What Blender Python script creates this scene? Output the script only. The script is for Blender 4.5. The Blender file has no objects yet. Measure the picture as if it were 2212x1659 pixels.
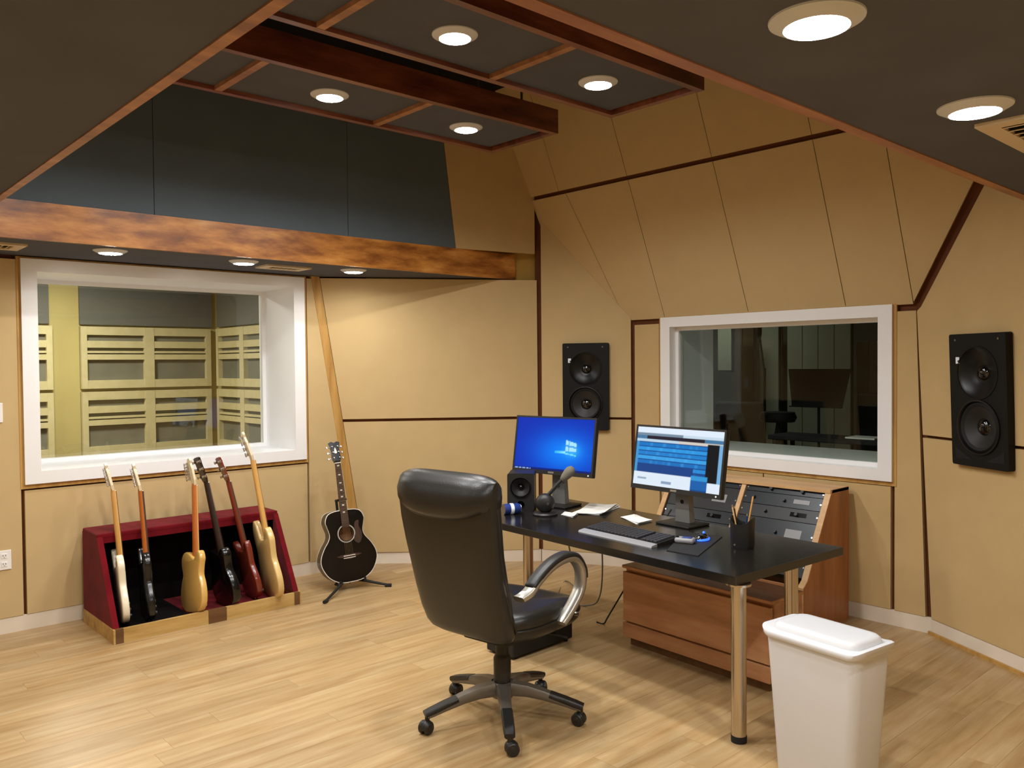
import bpy, bmesh, math, random
from math import pi, sin, cos, radians
from mathutils import Vector, Matrix
from mathutils.geometry import tessellate_polygon
random.seed(7)
S = bpy.context.scene
C = S.collection

# ------------------------------------------------------------------ camera
FPX, CX, CY, HCAM = 1796.9, 1106.0, 829.5, 1.66
_yaw, _pitch, _roll = radians(47.701), radians(-1.372), radians(-0.507)
FW = Vector((-sin(_yaw)*cos(_pitch), cos(_yaw)*cos(_pitch), sin(_pitch)))
_r0 = Vector((cos(_yaw), sin(_yaw), 0)); _u0 = _r0.cross(FW)
RT = _r0*cos(_roll) + _u0*sin(_roll)
UP = -_r0*sin(_roll) + _u0*cos(_roll)
CAM = Vector((0, 0, HCAM))
cam = bpy.data.cameras.new('camera'); camo = bpy.data.objects.new('camera', cam); C.objects.link(camo)
cam.sensor_fit = 'HORIZONTAL'; cam.sensor_width = 36; cam.lens = 36*FPX/2212
cam.clip_start = .05
m = Matrix.Identity(4)
for i in range(3):
    m[i][0], m[i][1], m[i][2], m[i][3] = RT[i], UP[i], -FW[i], CAM[i]
camo.matrix_world = m
S.camera = camo
def ray(x, y): return RT*((x-CX)/FPX) - UP*((y-CY)/FPX) + FW
def atz(x, y, z): d = ray(x, y); return CAM + d*((z-HCAM)/d.z)
def onx(x, y, X): d = ray(x, y); return CAM + d*((X-CAM.x)/d.x)
def ony(x, y, Y): d = ray(x, y); return CAM + d*((Y-CAM.y)/d.y)

# ------------------------------------------------------------------ world, exposure
w = bpy.data.worlds.new('world'); S.world = w; w.use_nodes = True
w.node_tree.nodes['Background'].inputs[0].default_value = (.02, .018, .015, 1)
w.node_tree.nodes['Background'].inputs[1].default_value = .3
vs = S.view_settings
vs.view_transform = 'Standard'; vs.look = 'None'; vs.exposure = 0.0; vs.gamma = 1.0; vs.use_curve_mapping = False
LAMP_W = 16.5
LAMP_COL = (1.0, .99, .97)

# ------------------------------------------------------------------ materials
def lin(c):
    out = []
    for v in c[:3]:
        v = v/255.0
        out.append(v/12.92 if v <= .04045 else ((v+.055)/1.055)**2.4)
    return (*out, 1.0)
def newmat(name):
    mt = bpy.data.materials.new(name); mt.use_nodes = True
    nt = mt.node_tree
    return mt, nt, nt.nodes['Principled BSDF']
def mat(name, col, rough=.6, metal=0.0, spec=.5, var=None, bump=None, coat=0.0, sheen=0.0):
    """var=(scale, amount) colour mottling; bump=(scale, strength)"""
    mt, nt, b = newmat(name)
    b.inputs['Base Color'].default_value = lin(col)
    b.inputs['Roughness'].default_value = rough; b.inputs['Metallic'].default_value = metal
    b.inputs['Specular IOR Level'].default_value = spec
    b.inputs['Coat Weight'].default_value = coat; b.inputs['Coat Roughness'].default_value = .08
    if sheen: b.inputs['Sheen Weight'].default_value = sheen
    tc = nt.nodes.new('ShaderNodeTexCoord')
    if var:
        n = nt.nodes.new('ShaderNodeTexNoise'); n.inputs['Scale'].default_value = var[0]; n.inputs['Detail'].default_value = 4
        nt.links.new(tc.outputs['Object'], n.inputs['Vector'])
        mr = nt.nodes.new('ShaderNodeMapRange'); mr.inputs[1].default_value = .25; mr.inputs[2].default_value = .75
        mr.inputs[3].default_value = 1-var[1]; mr.inputs[4].default_value = 1+var[1]
        nt.links.new(n.outputs['Fac'], mr.inputs[0])
        mx = nt.nodes.new('ShaderNodeMix'); mx.data_type = 'RGBA'; mx.blend_type = 'MULTIPLY'; mx.inputs[0].default_value = 1
        mx.inputs[6].default_value = lin(col)
        nt.links.new(mr.outputs[0], mx.inputs[7]); nt.links.new(mx.outputs[2], b.inputs['Base Color'])
    if bump:
        n2 = nt.nodes.new('ShaderNodeTexNoise'); n2.inputs['Scale'].default_value = bump[0]; n2.inputs['Detail'].default_value = 3
        nt.links.new(tc.outputs['Object'], n2.inputs['Vector'])
        bp = nt.nodes.new('ShaderNodeBump'); bp.inputs['Strength'].default_value = bump[1]; bp.inputs['Distance'].default_value = .002
        nt.links.new(n2.outputs['Fac'], bp.inputs['Height']); nt.links.new(bp.outputs[0], b.inputs['Normal'])
    return mt
def wood(name, cols, stretch=(1, 12, 12), scale=1.5, rough=.4, coat=0.0, rnd=0.0, contrast=(.3, .7), spec=.5):
    """grain runs along the axis with the smallest stretch; cols from dark to light"""
    mt, nt, b = newmat(name)
    tc = nt.nodes.new('ShaderNodeTexCoord'); mp = nt.nodes.new('ShaderNodeMapping'); mp.inputs['Scale'].default_value = stretch
    nt.links.new(tc.outputs['Object'], mp.inputs['Vector'])
    n = nt.nodes.new('ShaderNodeTexNoise'); n.noise_dimensions = '4D'
    n.inputs['Scale'].default_value = scale; n.inputs['Detail'].default_value = 5; n.inputs['Roughness'].default_value = .6
    nt.links.new(mp.outputs[0], n.inputs['Vector'])
    oi = nt.nodes.new('ShaderNodeObjectInfo'); mm = nt.nodes.new('ShaderNodeMath'); mm.operation = 'MULTIPLY'; mm.inputs[1].default_value = 37
    nt.links.new(oi.outputs['Random'], mm.inputs[0]); nt.links.new(mm.outputs[0], n.inputs['W'])
    cr = nt.nodes.new('ShaderNodeValToRGB')
    for k, c in enumerate(cols):
        p = contrast[0] + (contrast[1]-contrast[0])*k/max(1, len(cols)-1)
        if k < 2: e = cr.color_ramp.elements[k]; e.position = p
        else: e = cr.color_ramp.elements.new(p)
        e.color = lin(c)
    nt.links.new(n.outputs['Fac'], cr.inputs[0])
    out = cr.outputs[0]
    if rnd:
        mr = nt.nodes.new('ShaderNodeMapRange'); mr.inputs[3].default_value = 1-rnd; mr.inputs[4].default_value = 1+rnd
        nt.links.new(oi.outputs['Random'], mr.inputs[0])
        mx = nt.nodes.new('ShaderNodeMix'); mx.data_type = 'RGBA'; mx.blend_type = 'MULTIPLY'; mx.inputs[0].default_value = 1
        nt.links.new(out, mx.inputs[6]); nt.links.new(mr.outputs[0], mx.inputs[7]); out = mx.outputs[2]
    nt.links.new(out, b.inputs['Base Color'])
    b.inputs['Roughness'].default_value = rough; b.inputs['Coat Weight'].default_value = coat; b.inputs['Coat Roughness'].default_value = .15
    b.inputs['Specular IOR Level'].default_value = spec
    return mt
def emis(name, col, strength):
    mt, nt, b = newmat(name)
    b.inputs['Base Color'].default_value = lin(col); b.inputs['Emission Color'].default_value = lin(col); b.inputs['Emission Strength'].default_value = strength
    return mt
def glassmat(name, tint=(251, 253, 251), ior=1.5):
    mt = bpy.data.materials.new(name); mt.use_nodes = True; nt = mt.node_tree
    for n in list(nt.nodes): nt.nodes.remove(n)
    o = nt.nodes.new('ShaderNodeOutputMaterial'); mx = nt.nodes.new('ShaderNodeMixShader'); fr = nt.nodes.new('ShaderNodeFresnel'); fr.inputs[0].default_value = ior
    tr = nt.nodes.new('ShaderNodeBsdfTransparent'); tr.inputs[0].default_value = lin(tint)
    gl = nt.nodes.new('ShaderNodeBsdfGlossy'); gl.inputs['Roughness'].default_value = .0
    nt.links.new(fr.outputs[0], mx.inputs[0]); nt.links.new(tr.outputs[0], mx.inputs[1]); nt.links.new(gl.outputs[0], mx.inputs[2]); nt.links.new(mx.outputs[0], o.inputs[0])
    return mt
def screenmat(name, strength):
    mt, nt, b = newmat(name)
    at = nt.nodes.new('ShaderNodeVertexColor'); at.layer_name = 'col'
    b.inputs['Base Color'].default_value = (.004, .004, .004, 1); b.inputs['Roughness'].default_value = .3; b.inputs['Specular IOR Level'].default_value = .15
    nt.links.new(at.outputs[0], b.inputs['Emission Color']); b.inputs['Emission Strength'].default_value = strength
    return mt

M = {}
M['fabric'] = mat('beige_fabric', (199, 173, 126), .9, spec=.2, var=(6, .03), bump=(500, .15))
M['fabric_shaded'] = mat('beige_fabric_shaded', (196, 168, 119), .9, spec=.2, var=(5, .04), bump=(500, .15))  # same beige fabric, the shade at the front put into a darker colour
M['grey_fabric'] = mat('grey_fabric', (88, 89, 95), .95, spec=.15, var=(3, .10), bump=(400, .2))
M['grey_fabric2'] = mat('cloud_fabric', (86, 87, 92), .95, spec=.15, var=(4, .08), bump=(400, .2))
M['black_fabric'] = mat('charcoal_fabric', (92, 103, 110), .95, spec=.15, var=(3, .06), bump=(400, .2))
M['ceil'] = mat('ceiling_black', (30, 28, 27), .95, spec=.1)
M['reveal'] = mat('dark_reveal', (100, 58, 32), .8, spec=.2, var=(8, .15))
M['rawwood'] = wood('raw_wood_trim', [(158, 116, 56), (184, 140, 72), (200, 158, 90)], (10, 10, 1), 2, .6)
M['yellow'] = wood('raw_plywood', [(176, 138, 62), (190, 152, 74)], (3, 3, 1), 2, .8)
M['white_paint'] = mat('white_paint', (238, 238, 238), .35, var=(3, .015))
M['base_paint'] = mat('baseboard_paint', (224, 212, 194), .5, var=(6, .05))
M['white_plastic'] = mat('white_plastic', (238, 236, 232), .35)
M['bin_white'] = mat('bin_plastic', (204, 205, 208), .38, var=(2, .01))
M['vent'] = mat('vent_metal', (206, 186, 152), .5)
M['dark_hole'] = mat('dark_cavity', (12, 11, 10), .9)
M['beam'] = wood('stained_beam', [(78, 42, 16), (148, 88, 34), (196, 130, 58), (220, 162, 88)], (2.2, 1.3, 5), 2.4, .38, coat=.12, contrast=(.28, .72))
M['cloudwood'] = wood('mahogany_stain', [(64, 28, 16), (108, 54, 32), (138, 80, 50)], (6, 1, 6), 2.2, .4, coat=.2)
M['edge_wood'] = wood('edge_trim_wood', [(116, 72, 38), (156, 104, 60), (184, 130, 80)], (6, 1, 6), 2.2, .45)
M['maple'] = wood('maple_plank', [(146, 112, 68), (168, 136, 92), (180, 152, 110), (196, 172, 134)], (9, .8, 9), 2.2, .34, rnd=.10, contrast=(.25, .75))
M['floor_base'] = mat('floor_joint', (140, 104, 62), .8)
M['pine'] = wood('pale_pine', [(150, 116, 60), (186, 150, 86), (204, 172, 110)], (8, 1, 8), 2, .5)
M['pine_dark'] = wood('walnut_block', [(88, 58, 30), (116, 80, 44)], (8, 1, 8), 2, .5)
M['oak'] = wood('orange_console_wood', [(164, 112, 74), (192, 138, 96), (208, 160, 118)], (1, 6, 6), 2, .42, coat=.1)
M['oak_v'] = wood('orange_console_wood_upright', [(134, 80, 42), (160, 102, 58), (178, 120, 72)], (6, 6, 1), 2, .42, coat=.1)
M['oak_light'] = wood('light_edge_wood', [(188, 140, 92), (210, 168, 118), (222, 184, 138)], (1, 6, 6), 2, .5)
M['velvet'] = mat('maroon_velvet', (104, 9, 20), .9, spec=.15, var=(9, .25), sheen=.06)
M['black_velvet'] = mat('black_velvet', (14, 8, 9), .95, spec=.1)
M['leather'] = mat('black_leather', (25, 24, 21), .36, spec=.5, var=(7, .10), bump=(180, .25))
M['leather2'] = mat('black_leather_trim', (24, 23, 21), .42, spec=.5, bump=(180, .25))
M['black_plastic'] = mat('black_plastic', (26, 25, 24), .45)
M['black_matte'] = mat('black_matte', (20, 19, 18), .7)
M['black_gloss'] = mat('black_gloss', (10, 9, 9), .12, coat=.6)
M['desk'] = mat('black_desk_laminate', (22, 20, 18), .2, spec=.6, var=(3, .1))
M['chrome'] = mat('brushed_steel', (196, 184, 168), .24, metal=1)
M['silver'] = mat('silver_paint', (168, 164, 154), .35, metal=.75)
M['gun'] = mat('grey_painted_metal', (116, 110, 102), .38, metal=.55)
M['stand_grey'] = mat('grey_stand_plastic', (120, 120, 118), .45, metal=.2)
M['rubber'] = mat('black_rubber', (16, 15, 15), .8)
M['spk'] = mat('speaker_black', (12, 11, 10), .6, spec=.25, bump=(300, .1))
M['spk_dish'] = mat('speaker_dish', (14, 14, 14), .35, spec=.35)
M['cone'] = mat('speaker_cone', (30, 29, 28), .5)
M['rack_panel'] = mat('rack_panel', (40, 43, 47), .32, metal=.3, var=(5, .12))
M['rack_black'] = mat('rack_black', (20, 20, 22), .4)
M['white_mark'] = mat('white_mark', (235, 240, 248), .5)
M['paper'] = mat('paper', (236, 234, 228), .8)
M['grey_foam'] = mat('grey_foam', (112, 106, 94), .95, bump=(300, .4))
M['blue_label'] = mat('blue_label', (32, 54, 120), .4)
M['keys'] = mat('key_plastic', (54, 54, 58), .5)
M['silver_plastic'] = mat('silver_plastic', (140, 140, 142), .4)
M['led_blue'] = emis('blue_led', (40, 90, 255), 2.2)
M['lens'] = emis('lamp_lens', (255, 250, 242), 70)
M['trim'] = mat('lamp_trim', (206, 208, 210), .5)
M['glass'] = glassmat('window_glass')
M['glass2'] = glassmat('window_glass_dark', (246, 250, 246), 1.32)
# guitars
M['g_white'] = mat('cream_lacquer', (232, 222, 196), .22, coat=.4)
M['g_black'] = mat('black_lacquer', (7, 6, 6), .22, coat=.15)
M['g_butter'] = mat('butterscotch_lacquer', (206, 164, 88), .25, coat=.4, var=(3, .06))
M['g_red'] = mat('cherry_lacquer', (112, 42, 26), .22, coat=.4, var=(4, .12))
M['g_cream'] = mat('aged_cream_lacquer', (218, 186, 122), .25, coat=.4, var=(3, .05))
M['maple_neck'] = wood('maple_neck', [(198, 146, 74), (220, 172, 100)], (10, 10, 1), 3, .35)
M['amber_neck'] = wood('amber_neck', [(160, 84, 28), (190, 108, 44)], (10, 10, 1), 3, .3)
M['dark_neck'] = mat('dark_neck', (40, 24, 18), .3)
M['red_neck'] = mat('cherry_neck', (112, 44, 26), .3)
M['rosewood'] = wood('rosewood', [(42, 26, 18), (72, 48, 34)], (12, 12, 1), 4, .5)
M['nickel'] = mat('nickel', (200, 196, 190), .25, metal=1)
M['pearl'] = mat('pearl', (232, 226, 214), .3)
M['head_white'] = mat('pale_headstock', (222, 206, 172), .3)
M['brown_side'] = mat('dark_brown_side', (34, 24, 17), .3, coat=.2)
M['hole_wood'] = mat('spruce_inside', (150, 104, 66), .8)
# rooms beyond the glass
M['live_wall'] = mat('live_room_wall', (198, 182, 118), .85, var=(2, .05))
M['live_grey'] = mat('live_room_grey', (112, 112, 104), .9, var=(2, .06))
M['live_panel'] = wood('pale_slat_wood', [(206, 194, 142), (220, 208, 162)], (6, 1, 6), 2, .7)
M['live_back'] = mat('slat_backing', (122, 120, 104), .9, var=(5, .15))
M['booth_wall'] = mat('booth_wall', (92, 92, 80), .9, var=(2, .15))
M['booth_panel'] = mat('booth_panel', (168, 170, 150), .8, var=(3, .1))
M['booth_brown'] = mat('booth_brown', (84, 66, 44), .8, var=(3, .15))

# ------------------------------------------------------------------ mesh helpers
class MB:
    def __init__(s): s.v = []; s.f = []
    def add(s, vs_, fs, mtx=None):
        o = len(s.v)
        for p in vs_:
            p = Vector(p)
            s.v.append(mtx @ p if mtx else p)
        for f in fs: s.f.append([i+o for i in f])
        return s
    def box(s, c, d, mtx=None):
        x, y, z = c; a, b, e = d[0]/2, d[1]/2, d[2]/2
        return s.add([(x+i*a, y+j*b, z+k*e) for i in (-1, 1) for j in (-1, 1) for k in (-1, 1)],
                     [(0, 1, 3, 2), (4, 6, 7, 5), (0, 4, 5, 1), (2, 3, 7, 6), (0, 2, 6, 4), (1, 5, 7, 3)], mtx)
    def b2(s, lo, hi, mtx=None):
        return s.box([(a+b)/2 for a, b in zip(lo, hi)], [abs(b-a) for a, b in zip(lo, hi)], mtx)
    def rbox(s, c, d, r, seg=3, mtx=None):
        bm = bmesh.new(); bmesh.ops.create_cube(bm, size=1)
        for v in bm.verts: v.co = Vector((v.co.x*d[0], v.co.y*d[1], v.co.z*d[2]))
        bmesh.ops.bevel(bm, geom=bm.edges[:], offset=min(r, min(d)*.49), segments=seg, profile=.5, affect='EDGES')
        bm.verts.index_update()
        s.add([v.co + Vector(c) for v in bm.verts], [[v.index for v in f.verts] for f in bm.faces], mtx); bm.free(); return s
    def ext(s, pts, vec, mtx=None):
        n = len(pts); vec = Vector(vec); P = [Vector(p) for p in pts]
        return s.add(P + [p+vec for p in P], [list(range(n)), list(range(2*n-1, n-1, -1))] + [(i, i+n, (i+1) % n+n, (i+1) % n) for i in range(n)], mtx)
    def rings(s, R, cap=True, close=False, mtx=None):
        n = len(R[0]); vs_ = [p for r in R for p in r]; fs = []
        K = len(R)
        for k in range(K if close else K-1):
            a, b = k*n, ((k+1) % K)*n
            for i in range(n): fs.append((a+i, a+(i+1) % n, b+(i+1) % n, b+i))
        if cap and not close: fs += [list(range(n-1, -1, -1)), list(range((K-1)*n, K*n))]
        return s.add(vs_, fs, mtx)
    def lathe(s, prof, n=24, mtx=None, cap=True):
        """profile (r, z) round local z"""
        return s.rings([[(r*cos(2*pi*i/n), r*sin(2*pi*i/n), z) for i in range(n)] for r, z in prof], cap, False, mtx)
    def tube(s, path, r, n=10, mtx=None, ell=1.0):
        P = [Vector(p) for p in path]; R = []
        rs = r if isinstance(r, (list, tuple)) else [r]*len(P)
        t0 = (P[1]-P[0]).normalized(); ref = Vector((0, 0, 1)) if abs(t0.z) < .9 else Vector((1, 0, 0))
        u = (ref - t0*ref.dot(t0)).normalized()
        for k, p in enumerate(P):
            t = (P[min(k+1, len(P)-1)]-P[max(k-1, 0)]).normalized()
            u = (u - t*u.dot(t)).normalized(); v = t.cross(u)
            R.append([p + u*(rs[k]*cos(2*pi*i/n)) + v*(rs[k]*ell*sin(2*pi*i/n)) for i in range(n)])
        return s.rings(R, True, False, mtx)
    def cyl(s, a, b, r, r2=None, n=16, mtx=None): return s.tube([a, b], [r, r if r2 is None else r2], n, mtx)
    def strip(s, path, u_of, hw, ht, mtx=None):
        """rectangular section swept along a path lying in a plane with normal u_of; hw half width along the normal, ht half thickness"""
        P = [Vector(p) for p in path]; N = Vector(u_of).normalized(); R = []
        for k, p in enumerate(P):
            t = (P[min(k+1, len(P)-1)]-P[max(k-1, 0)]).normalized(); v = t.cross(N)
            h = ht[k] if isinstance(ht, (list, tuple)) else ht; ww = hw[k] if isinstance(hw, (list, tuple)) else hw
            c = .75
            R.append([p+N*ww*c+v*h, p+N*ww+v*h*c*.6, p+N*ww-v*h*c*.6, p+N*ww*c-v*h, p-N*ww*c-v*h, p-N*ww-v*h*c*.6, p-N*ww+v*h*c*.6, p-N*ww*c+v*h])
        return s.rings(R, True, False, mtx)
    def build(s, name, mt, parent=None, smooth=None):
        me = bpy.data.meshes.new(name); me.from_pydata([tuple(v) for v in s.v], [], s.f); me.update()
        bm = bmesh.new(); bm.from_mesh(me); bmesh.ops.recalc_face_normals(bm, faces=bm.faces); bm.to_mesh(me); bm.free()
        if smooth:
            me.shade_smooth(); me.set_sharp_from_angle(angle=radians(smooth))
        o = bpy.data.objects.new(name, me); C.objects.link(o)
        if mt: me.materials.append(M[mt] if isinstance(mt, str) else mt)
        if parent: o.parent = parent
        return o
def tag(o, label, cat, group=None, kind=None):
    o['label'] = label; o['category'] = cat
    if group: o['group'] = group
    if kind: o['kind'] = kind
    return o
def thing(name, label, cat, loc=(0, 0, 0), rz=0.0, group=None, mtx=None):
    o = bpy.data.objects.new(name, None); C.objects.link(o); o.empty_display_size = .1
    if mtx is not None: o.matrix_world = mtx
    else: o.location = loc; o.rotation_euler = (0, 0, rz)
    return tag(o, label, cat, group)
def struct(o, label, cat): return tag(o, label, cat, None, 'structure')
def copy_tree(o, parent=None):
    c = o.copy(); C.objects.link(c)
    if parent: c.parent = parent
    for ch in list(o.children): copy_tree(ch, c)
    return c
def smoothpts(pts, k=4, closed=True):
    out = []; n = len(pts)
    for i in range(n if closed else n-1):
        g = lambda j: Vector(pts[j % n]) if closed else Vector(pts[max(0, min(n-1, j))])
        p0, p1, p2, p3 = g(i-1), g(i), g(i+1), g(i+2)
        for q in range(k):
            t = q/k
            out.append(.5*((2*p1) + (p2-p0)*t + (2*p0-5*p1+4*p2-p3)*t*t + (3*p1-p0-3*p2+p3)*t**3))
    if not closed: out.append(Vector(pts[-1]))
    return out
def holed(outer, holes, to3):
    """flat plate with holes -> (verts, faces)"""
    loops = [[Vector((a, b, 0)) for a, b in outer]] + [[Vector((a, b, 0)) for a, b in h] for h in holes]
    tri = tessellate_polygon(loops); flat = [p for l in loops for p in l]
    return [to3(p.x, p.y) for p in flat], [list(t) for t in tri]
def circ(cx_, cy_, r, n=32): return [(cx_+r*cos(2*pi*i/n), cy_+r*sin(2*pi*i/n)) for i in range(n)]

# ================================================================== ROOM SHELL
XA, YC, ZC = -5.96, 5.24, 3.85          # left wall plane, front wall plane, ceiling height
ZS, ZF = 2.37, 2.575                    # soffit underside, top of the fascia boards
XR, YB = .6, -.9                        # right wall and back wall
PB, PM = .10, 1.21                      # panel bottom and middle joint

# ---- floor of maple planks
fl = MB().b2((XA-.2, YB-.2, -.06), (XR+.2, YC+.2, -.0125)).build('floor', 'floor_base')
struct(fl, 'pale maple plank floor of the control room', 'floor')
PWID = .131
pl_mesh = {}
x = XA-.05; row = 0
while x < XR:
    y = YB - random.uniform(.05, 1.0)
    while y < YC:
        L = random.choice((1.05, 1.35, 1.6, 1.85))
        if L not in pl_mesh:
            mb = MB().b2((-PWID/2+.0004, .0004, -.012), (PWID/2-.0004, L-.0004, 0)); t = mb.build('plank', 'maple', fl); pl_mesh[L] = t.data
            t.location = (x+PWID/2, y, 0)
        else:
            t = bpy.data.objects.new('plank', pl_mesh[L]); C.objects.link(t); t.parent = fl; t.location = (x+PWID/2, y, 0)
        y += L
    x += PWID; row += 1

def slab(name, pts, back, mt, parent, b=.0):
    """panel with front face pts, thickness vector back"""
    return MB().ext(pts, back).build(name, mt, parent)

# ---- left wall with the big window (plane x = XA)
W1 = dict(y0=1.246, y1=3.208, z0=.925, z1=2.353)
wt = .56
mb = MB()
for (ya, yb, za, zb) in ((YB, W1['y0']+.03, 0, ZC), (W1['y1']-.03, 3.9, 0, ZC), (W1['y0']+.03, W1['y1']-.03, 0, W1['z0']+.03), (W1['y0']+.03, W1['y1']-.03, W1['z1']-.03, ZC)):
    mb.b2((XA-wt, ya, za), (XA-.03, yb, zb))
wl = mb.build('wall_left', 'reveal'); struct(wl, 'left wall of tan fabric panels around the wide window', 'wall')
T = .03
def pxA(y0, y1, z0, z1): return slab('panel', [(XA, y0, z0), (XA, y1, z0), (XA, y1, z1), (XA, y0, z1)], (-T, 0, 0), 'fabric', wl)
pxA(YB, .018, PB, ZS-.025); pxA(.03, 1.226, PB, ZS-.025)
pxA(1.246, 3.222, PB, .885)
def estrip(z): return 3.28 + (2.35-z)*.1676          # left edge of the slanted strip on the left wall
slab('panel', [(XA, 3.238, PB), (XA, estrip(PB), PB), (XA, estrip(ZS-.02), ZS-.02), (XA, 3.238, ZS-.02)], (-T, 0, 0), 'fabric', wl)
# slanted wood strip in the corner between the two wall planes
E0 = lambda z: Vector((XA+.015, estrip(z)+.07, z))
E1 = lambda z: Vector((-4.995, 4.862, z))
tr = slab('trim_1', [(XA+.004, estrip(.0), .0), (XA+.012, estrip(.0)+.068, .0), (XA+.012, estrip(ZS)+.068, ZS), (XA+.004, estrip(ZS), ZS)], (-.03, 0, 0), 'rawwood', None)
struct(tr, 'slanted bare wood strip between the left wall panels beside the acoustic guitar', 'trim')

# ---- splayed wall section E (from the strip to the front-left corner)
nE = (E1(1)-E0(1)).cross(Vector((0, 0, 1))).normalized()       # towards the room
if nE.dot(CAM-E0(1)) < 0: nE = -nE
bk = -nE*.012
def patchE(a, b, z0, z1, off, th, n=10):
    mb = MB(); F = []; K = []
    for i in range(n+1):
        for j in range(n+1):
            z = z0+(z1-z0)*j/n; p = E0(z).lerp(E1(z), a+(b-a)*i/n)
            F.append(p+nE*off); K.append(p+nE*(off-th))
    q = lambda i, j: i*(n+1)+j; N = (n+1)**2; fs = []
    for i in range(n):
        for j in range(n):
            fs += [(q(i, j), q(i+1, j), q(i+1, j+1), q(i, j+1)), (N+q(i, j), N+q(i, j+1), N+q(i+1, j+1), N+q(i+1, j))]
        fs += [(q(i, 0), q(i+1, 0), N+q(i+1, 0), N+q(i, 0)), (q(i, n), N+q(i, n), N+q(i+1, n), q(i+1, n)),
               (q(0, i), N+q(0, i), N+q(0, i+1), q(0, i+1)), (q(n, i), q(n, i+1), N+q(n, i+1), N+q(n, i))]
    return mb.add(F+K, fs)
we = patchE(-.03, 1.03, 0, ZS-.012, -.028, .06, 12).build('wall_left_splay', 'reveal')
struct(we, 'splayed wall section of tan fabric panels behind the office chair', 'wall')
def lerp(a, b, t): return a+(b-a)*t
def pE(z0, z1, a=.0, b=.988): return patchE(a, b, z0, z1, 0, .024).build('panel', 'fabric', we, 30)
pE(PB, PM-.012); pE(PM+.012, ZS-.012)
patchE(.2, 1.02, ZS-.03, ZC, -.10, .02).build('yellow_board', 'yellow', we)

# ---- upper left wall above the beam: charcoal fabric, then a tan panel
XBm = -5.15
BL0 = 4.10; BLs = -.1326                                # right edge of the charcoal fabric, leaning with height
ybr = lambda z: BL0 + (z-2.572)*BLs
wu = MB().b2((XBm-.10, .74, ZF-.15), (XBm-.03, 4.35, ZC)).build('wall_left_upper', 'reveal')
struct(wu, 'upper left wall of charcoal fabric above the wooden beam', 'wall')
ys = [.76, 1.797, 3.133]
for k in range(3):
    a = ys[k]+(.002 if k else 0)
    top = [(XBm-.004, a, ZF), (XBm-.004, ys[k+1]-.002 if k < 2 else ybr(ZF), ZF), (XBm-.004, ys[k+1]-.002 if k < 2 else ybr(ZC), ZC), (XBm-.004, a, ZC)]
    slab('panel', top, (-.026, 0, 0), 'black_fabric', wu)
U0 = lambda z: Vector((XBm, ybr(z)+.004, z)); U1 = lambda z: Vector((-5.004, 4.822, z))
nU = (U1(2.6)-U0(2.6)).cross(U0(3.3)-U0(2.6)).normalized()
if nU.dot(CAM-U0(2.6)) < 0: nU = -nU
slab('panel', [U0(ZF+.0), U1(ZF), U1(ZF) + Vector((0, 0, 1.27)), U0(ZC)], -nU*.03, 'fabric_shaded', wu)

# ---- front-left speaker wall B
Bc = Vector((-4.305, YC, 0)); dB = Vector((-cos(radians(28.7)), -sin(radians(28.7)), 0)); LB = .783
nB = Vector((sin(radians(28.7)), -cos(radians(28.7)), 0))     # towards the room
SL = 2.3                                                      # rise of the sloped ceiling per metre
def zslope(y): return 2.005 + SL*(YC-y)
def pB(s, z, o=0.0): p = Bc + dB*s + nB*o; return Vector((p.x, p.y, z))
wb = MB().ext([pB(-.05, 0, -.03), pB(LB+.05, 0, -.03), pB(LB+.05, ZC, -.03), pB(-.05, ZC, -.03)], -nB*.06).build('wall_front_left', 'reveal')
struct(wb, 'angled front wall section of tan fabric panels behind the speaker near the left monitor', 'wall')
s0, s1 = .018, LB-.012
slab('panel', [pB(s0, PB), pB(s1, PB), pB(s1, PM-.01), pB(s0, PM-.01)], -nB*.028, 'fabric', wb)
slab('panel', [pB(s0, PM+.01), pB(s1, PM+.01), pB(s1, zslope(pB(s1, 0).y)-.004), pB(s0, zslope(pB(s0, 0).y)-.004)], -nB*.028, 'fabric', wb)

# ---- front wall C with the second window
W2 = dict(x0=-4.015, x1=-2.232, z0=.905, z1=2.01)
mb = MB()
for (xa, xb, za, zb) in ((-4.6, W2['x0']+.03, 0, ZC), (W2['x1']-.03, -1.7, 0, ZC), (W2['x0']+.03, W2['x1']-.03, 0, W2['z0']+.03), (W2['x0']+.03, W2['x1']-.03, W2['z1']-.03, ZC)):
    mb.b2((xa, YC+.03, za), (xb, YC+.56, zb))
wc = mb.build('wall_front', 'reveal'); struct(wc, 'front wall of tan fabric panels around the dark window', 'wall')
def pC(x0, x1, z0, z1): return slab('panel', [(x0, YC, z0), (x1, YC, z0), (x1, YC, z1), (x0, YC, z1)], (0, T, 0), 'fabric_shaded', wc)
pC(-4.288, -4.045, PB, 1.965); pC(-4.025, -3.14, PB, .872); pC(-3.13, -2.247, PB, .872); slab('panel', [(-2.222, YC, PB), (-2.035, YC, PB), (-2.095, YC, 1.965), (-2.222, YC, 1.965)], (0, T, 0), 'fabric_shaded', wc)
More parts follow.
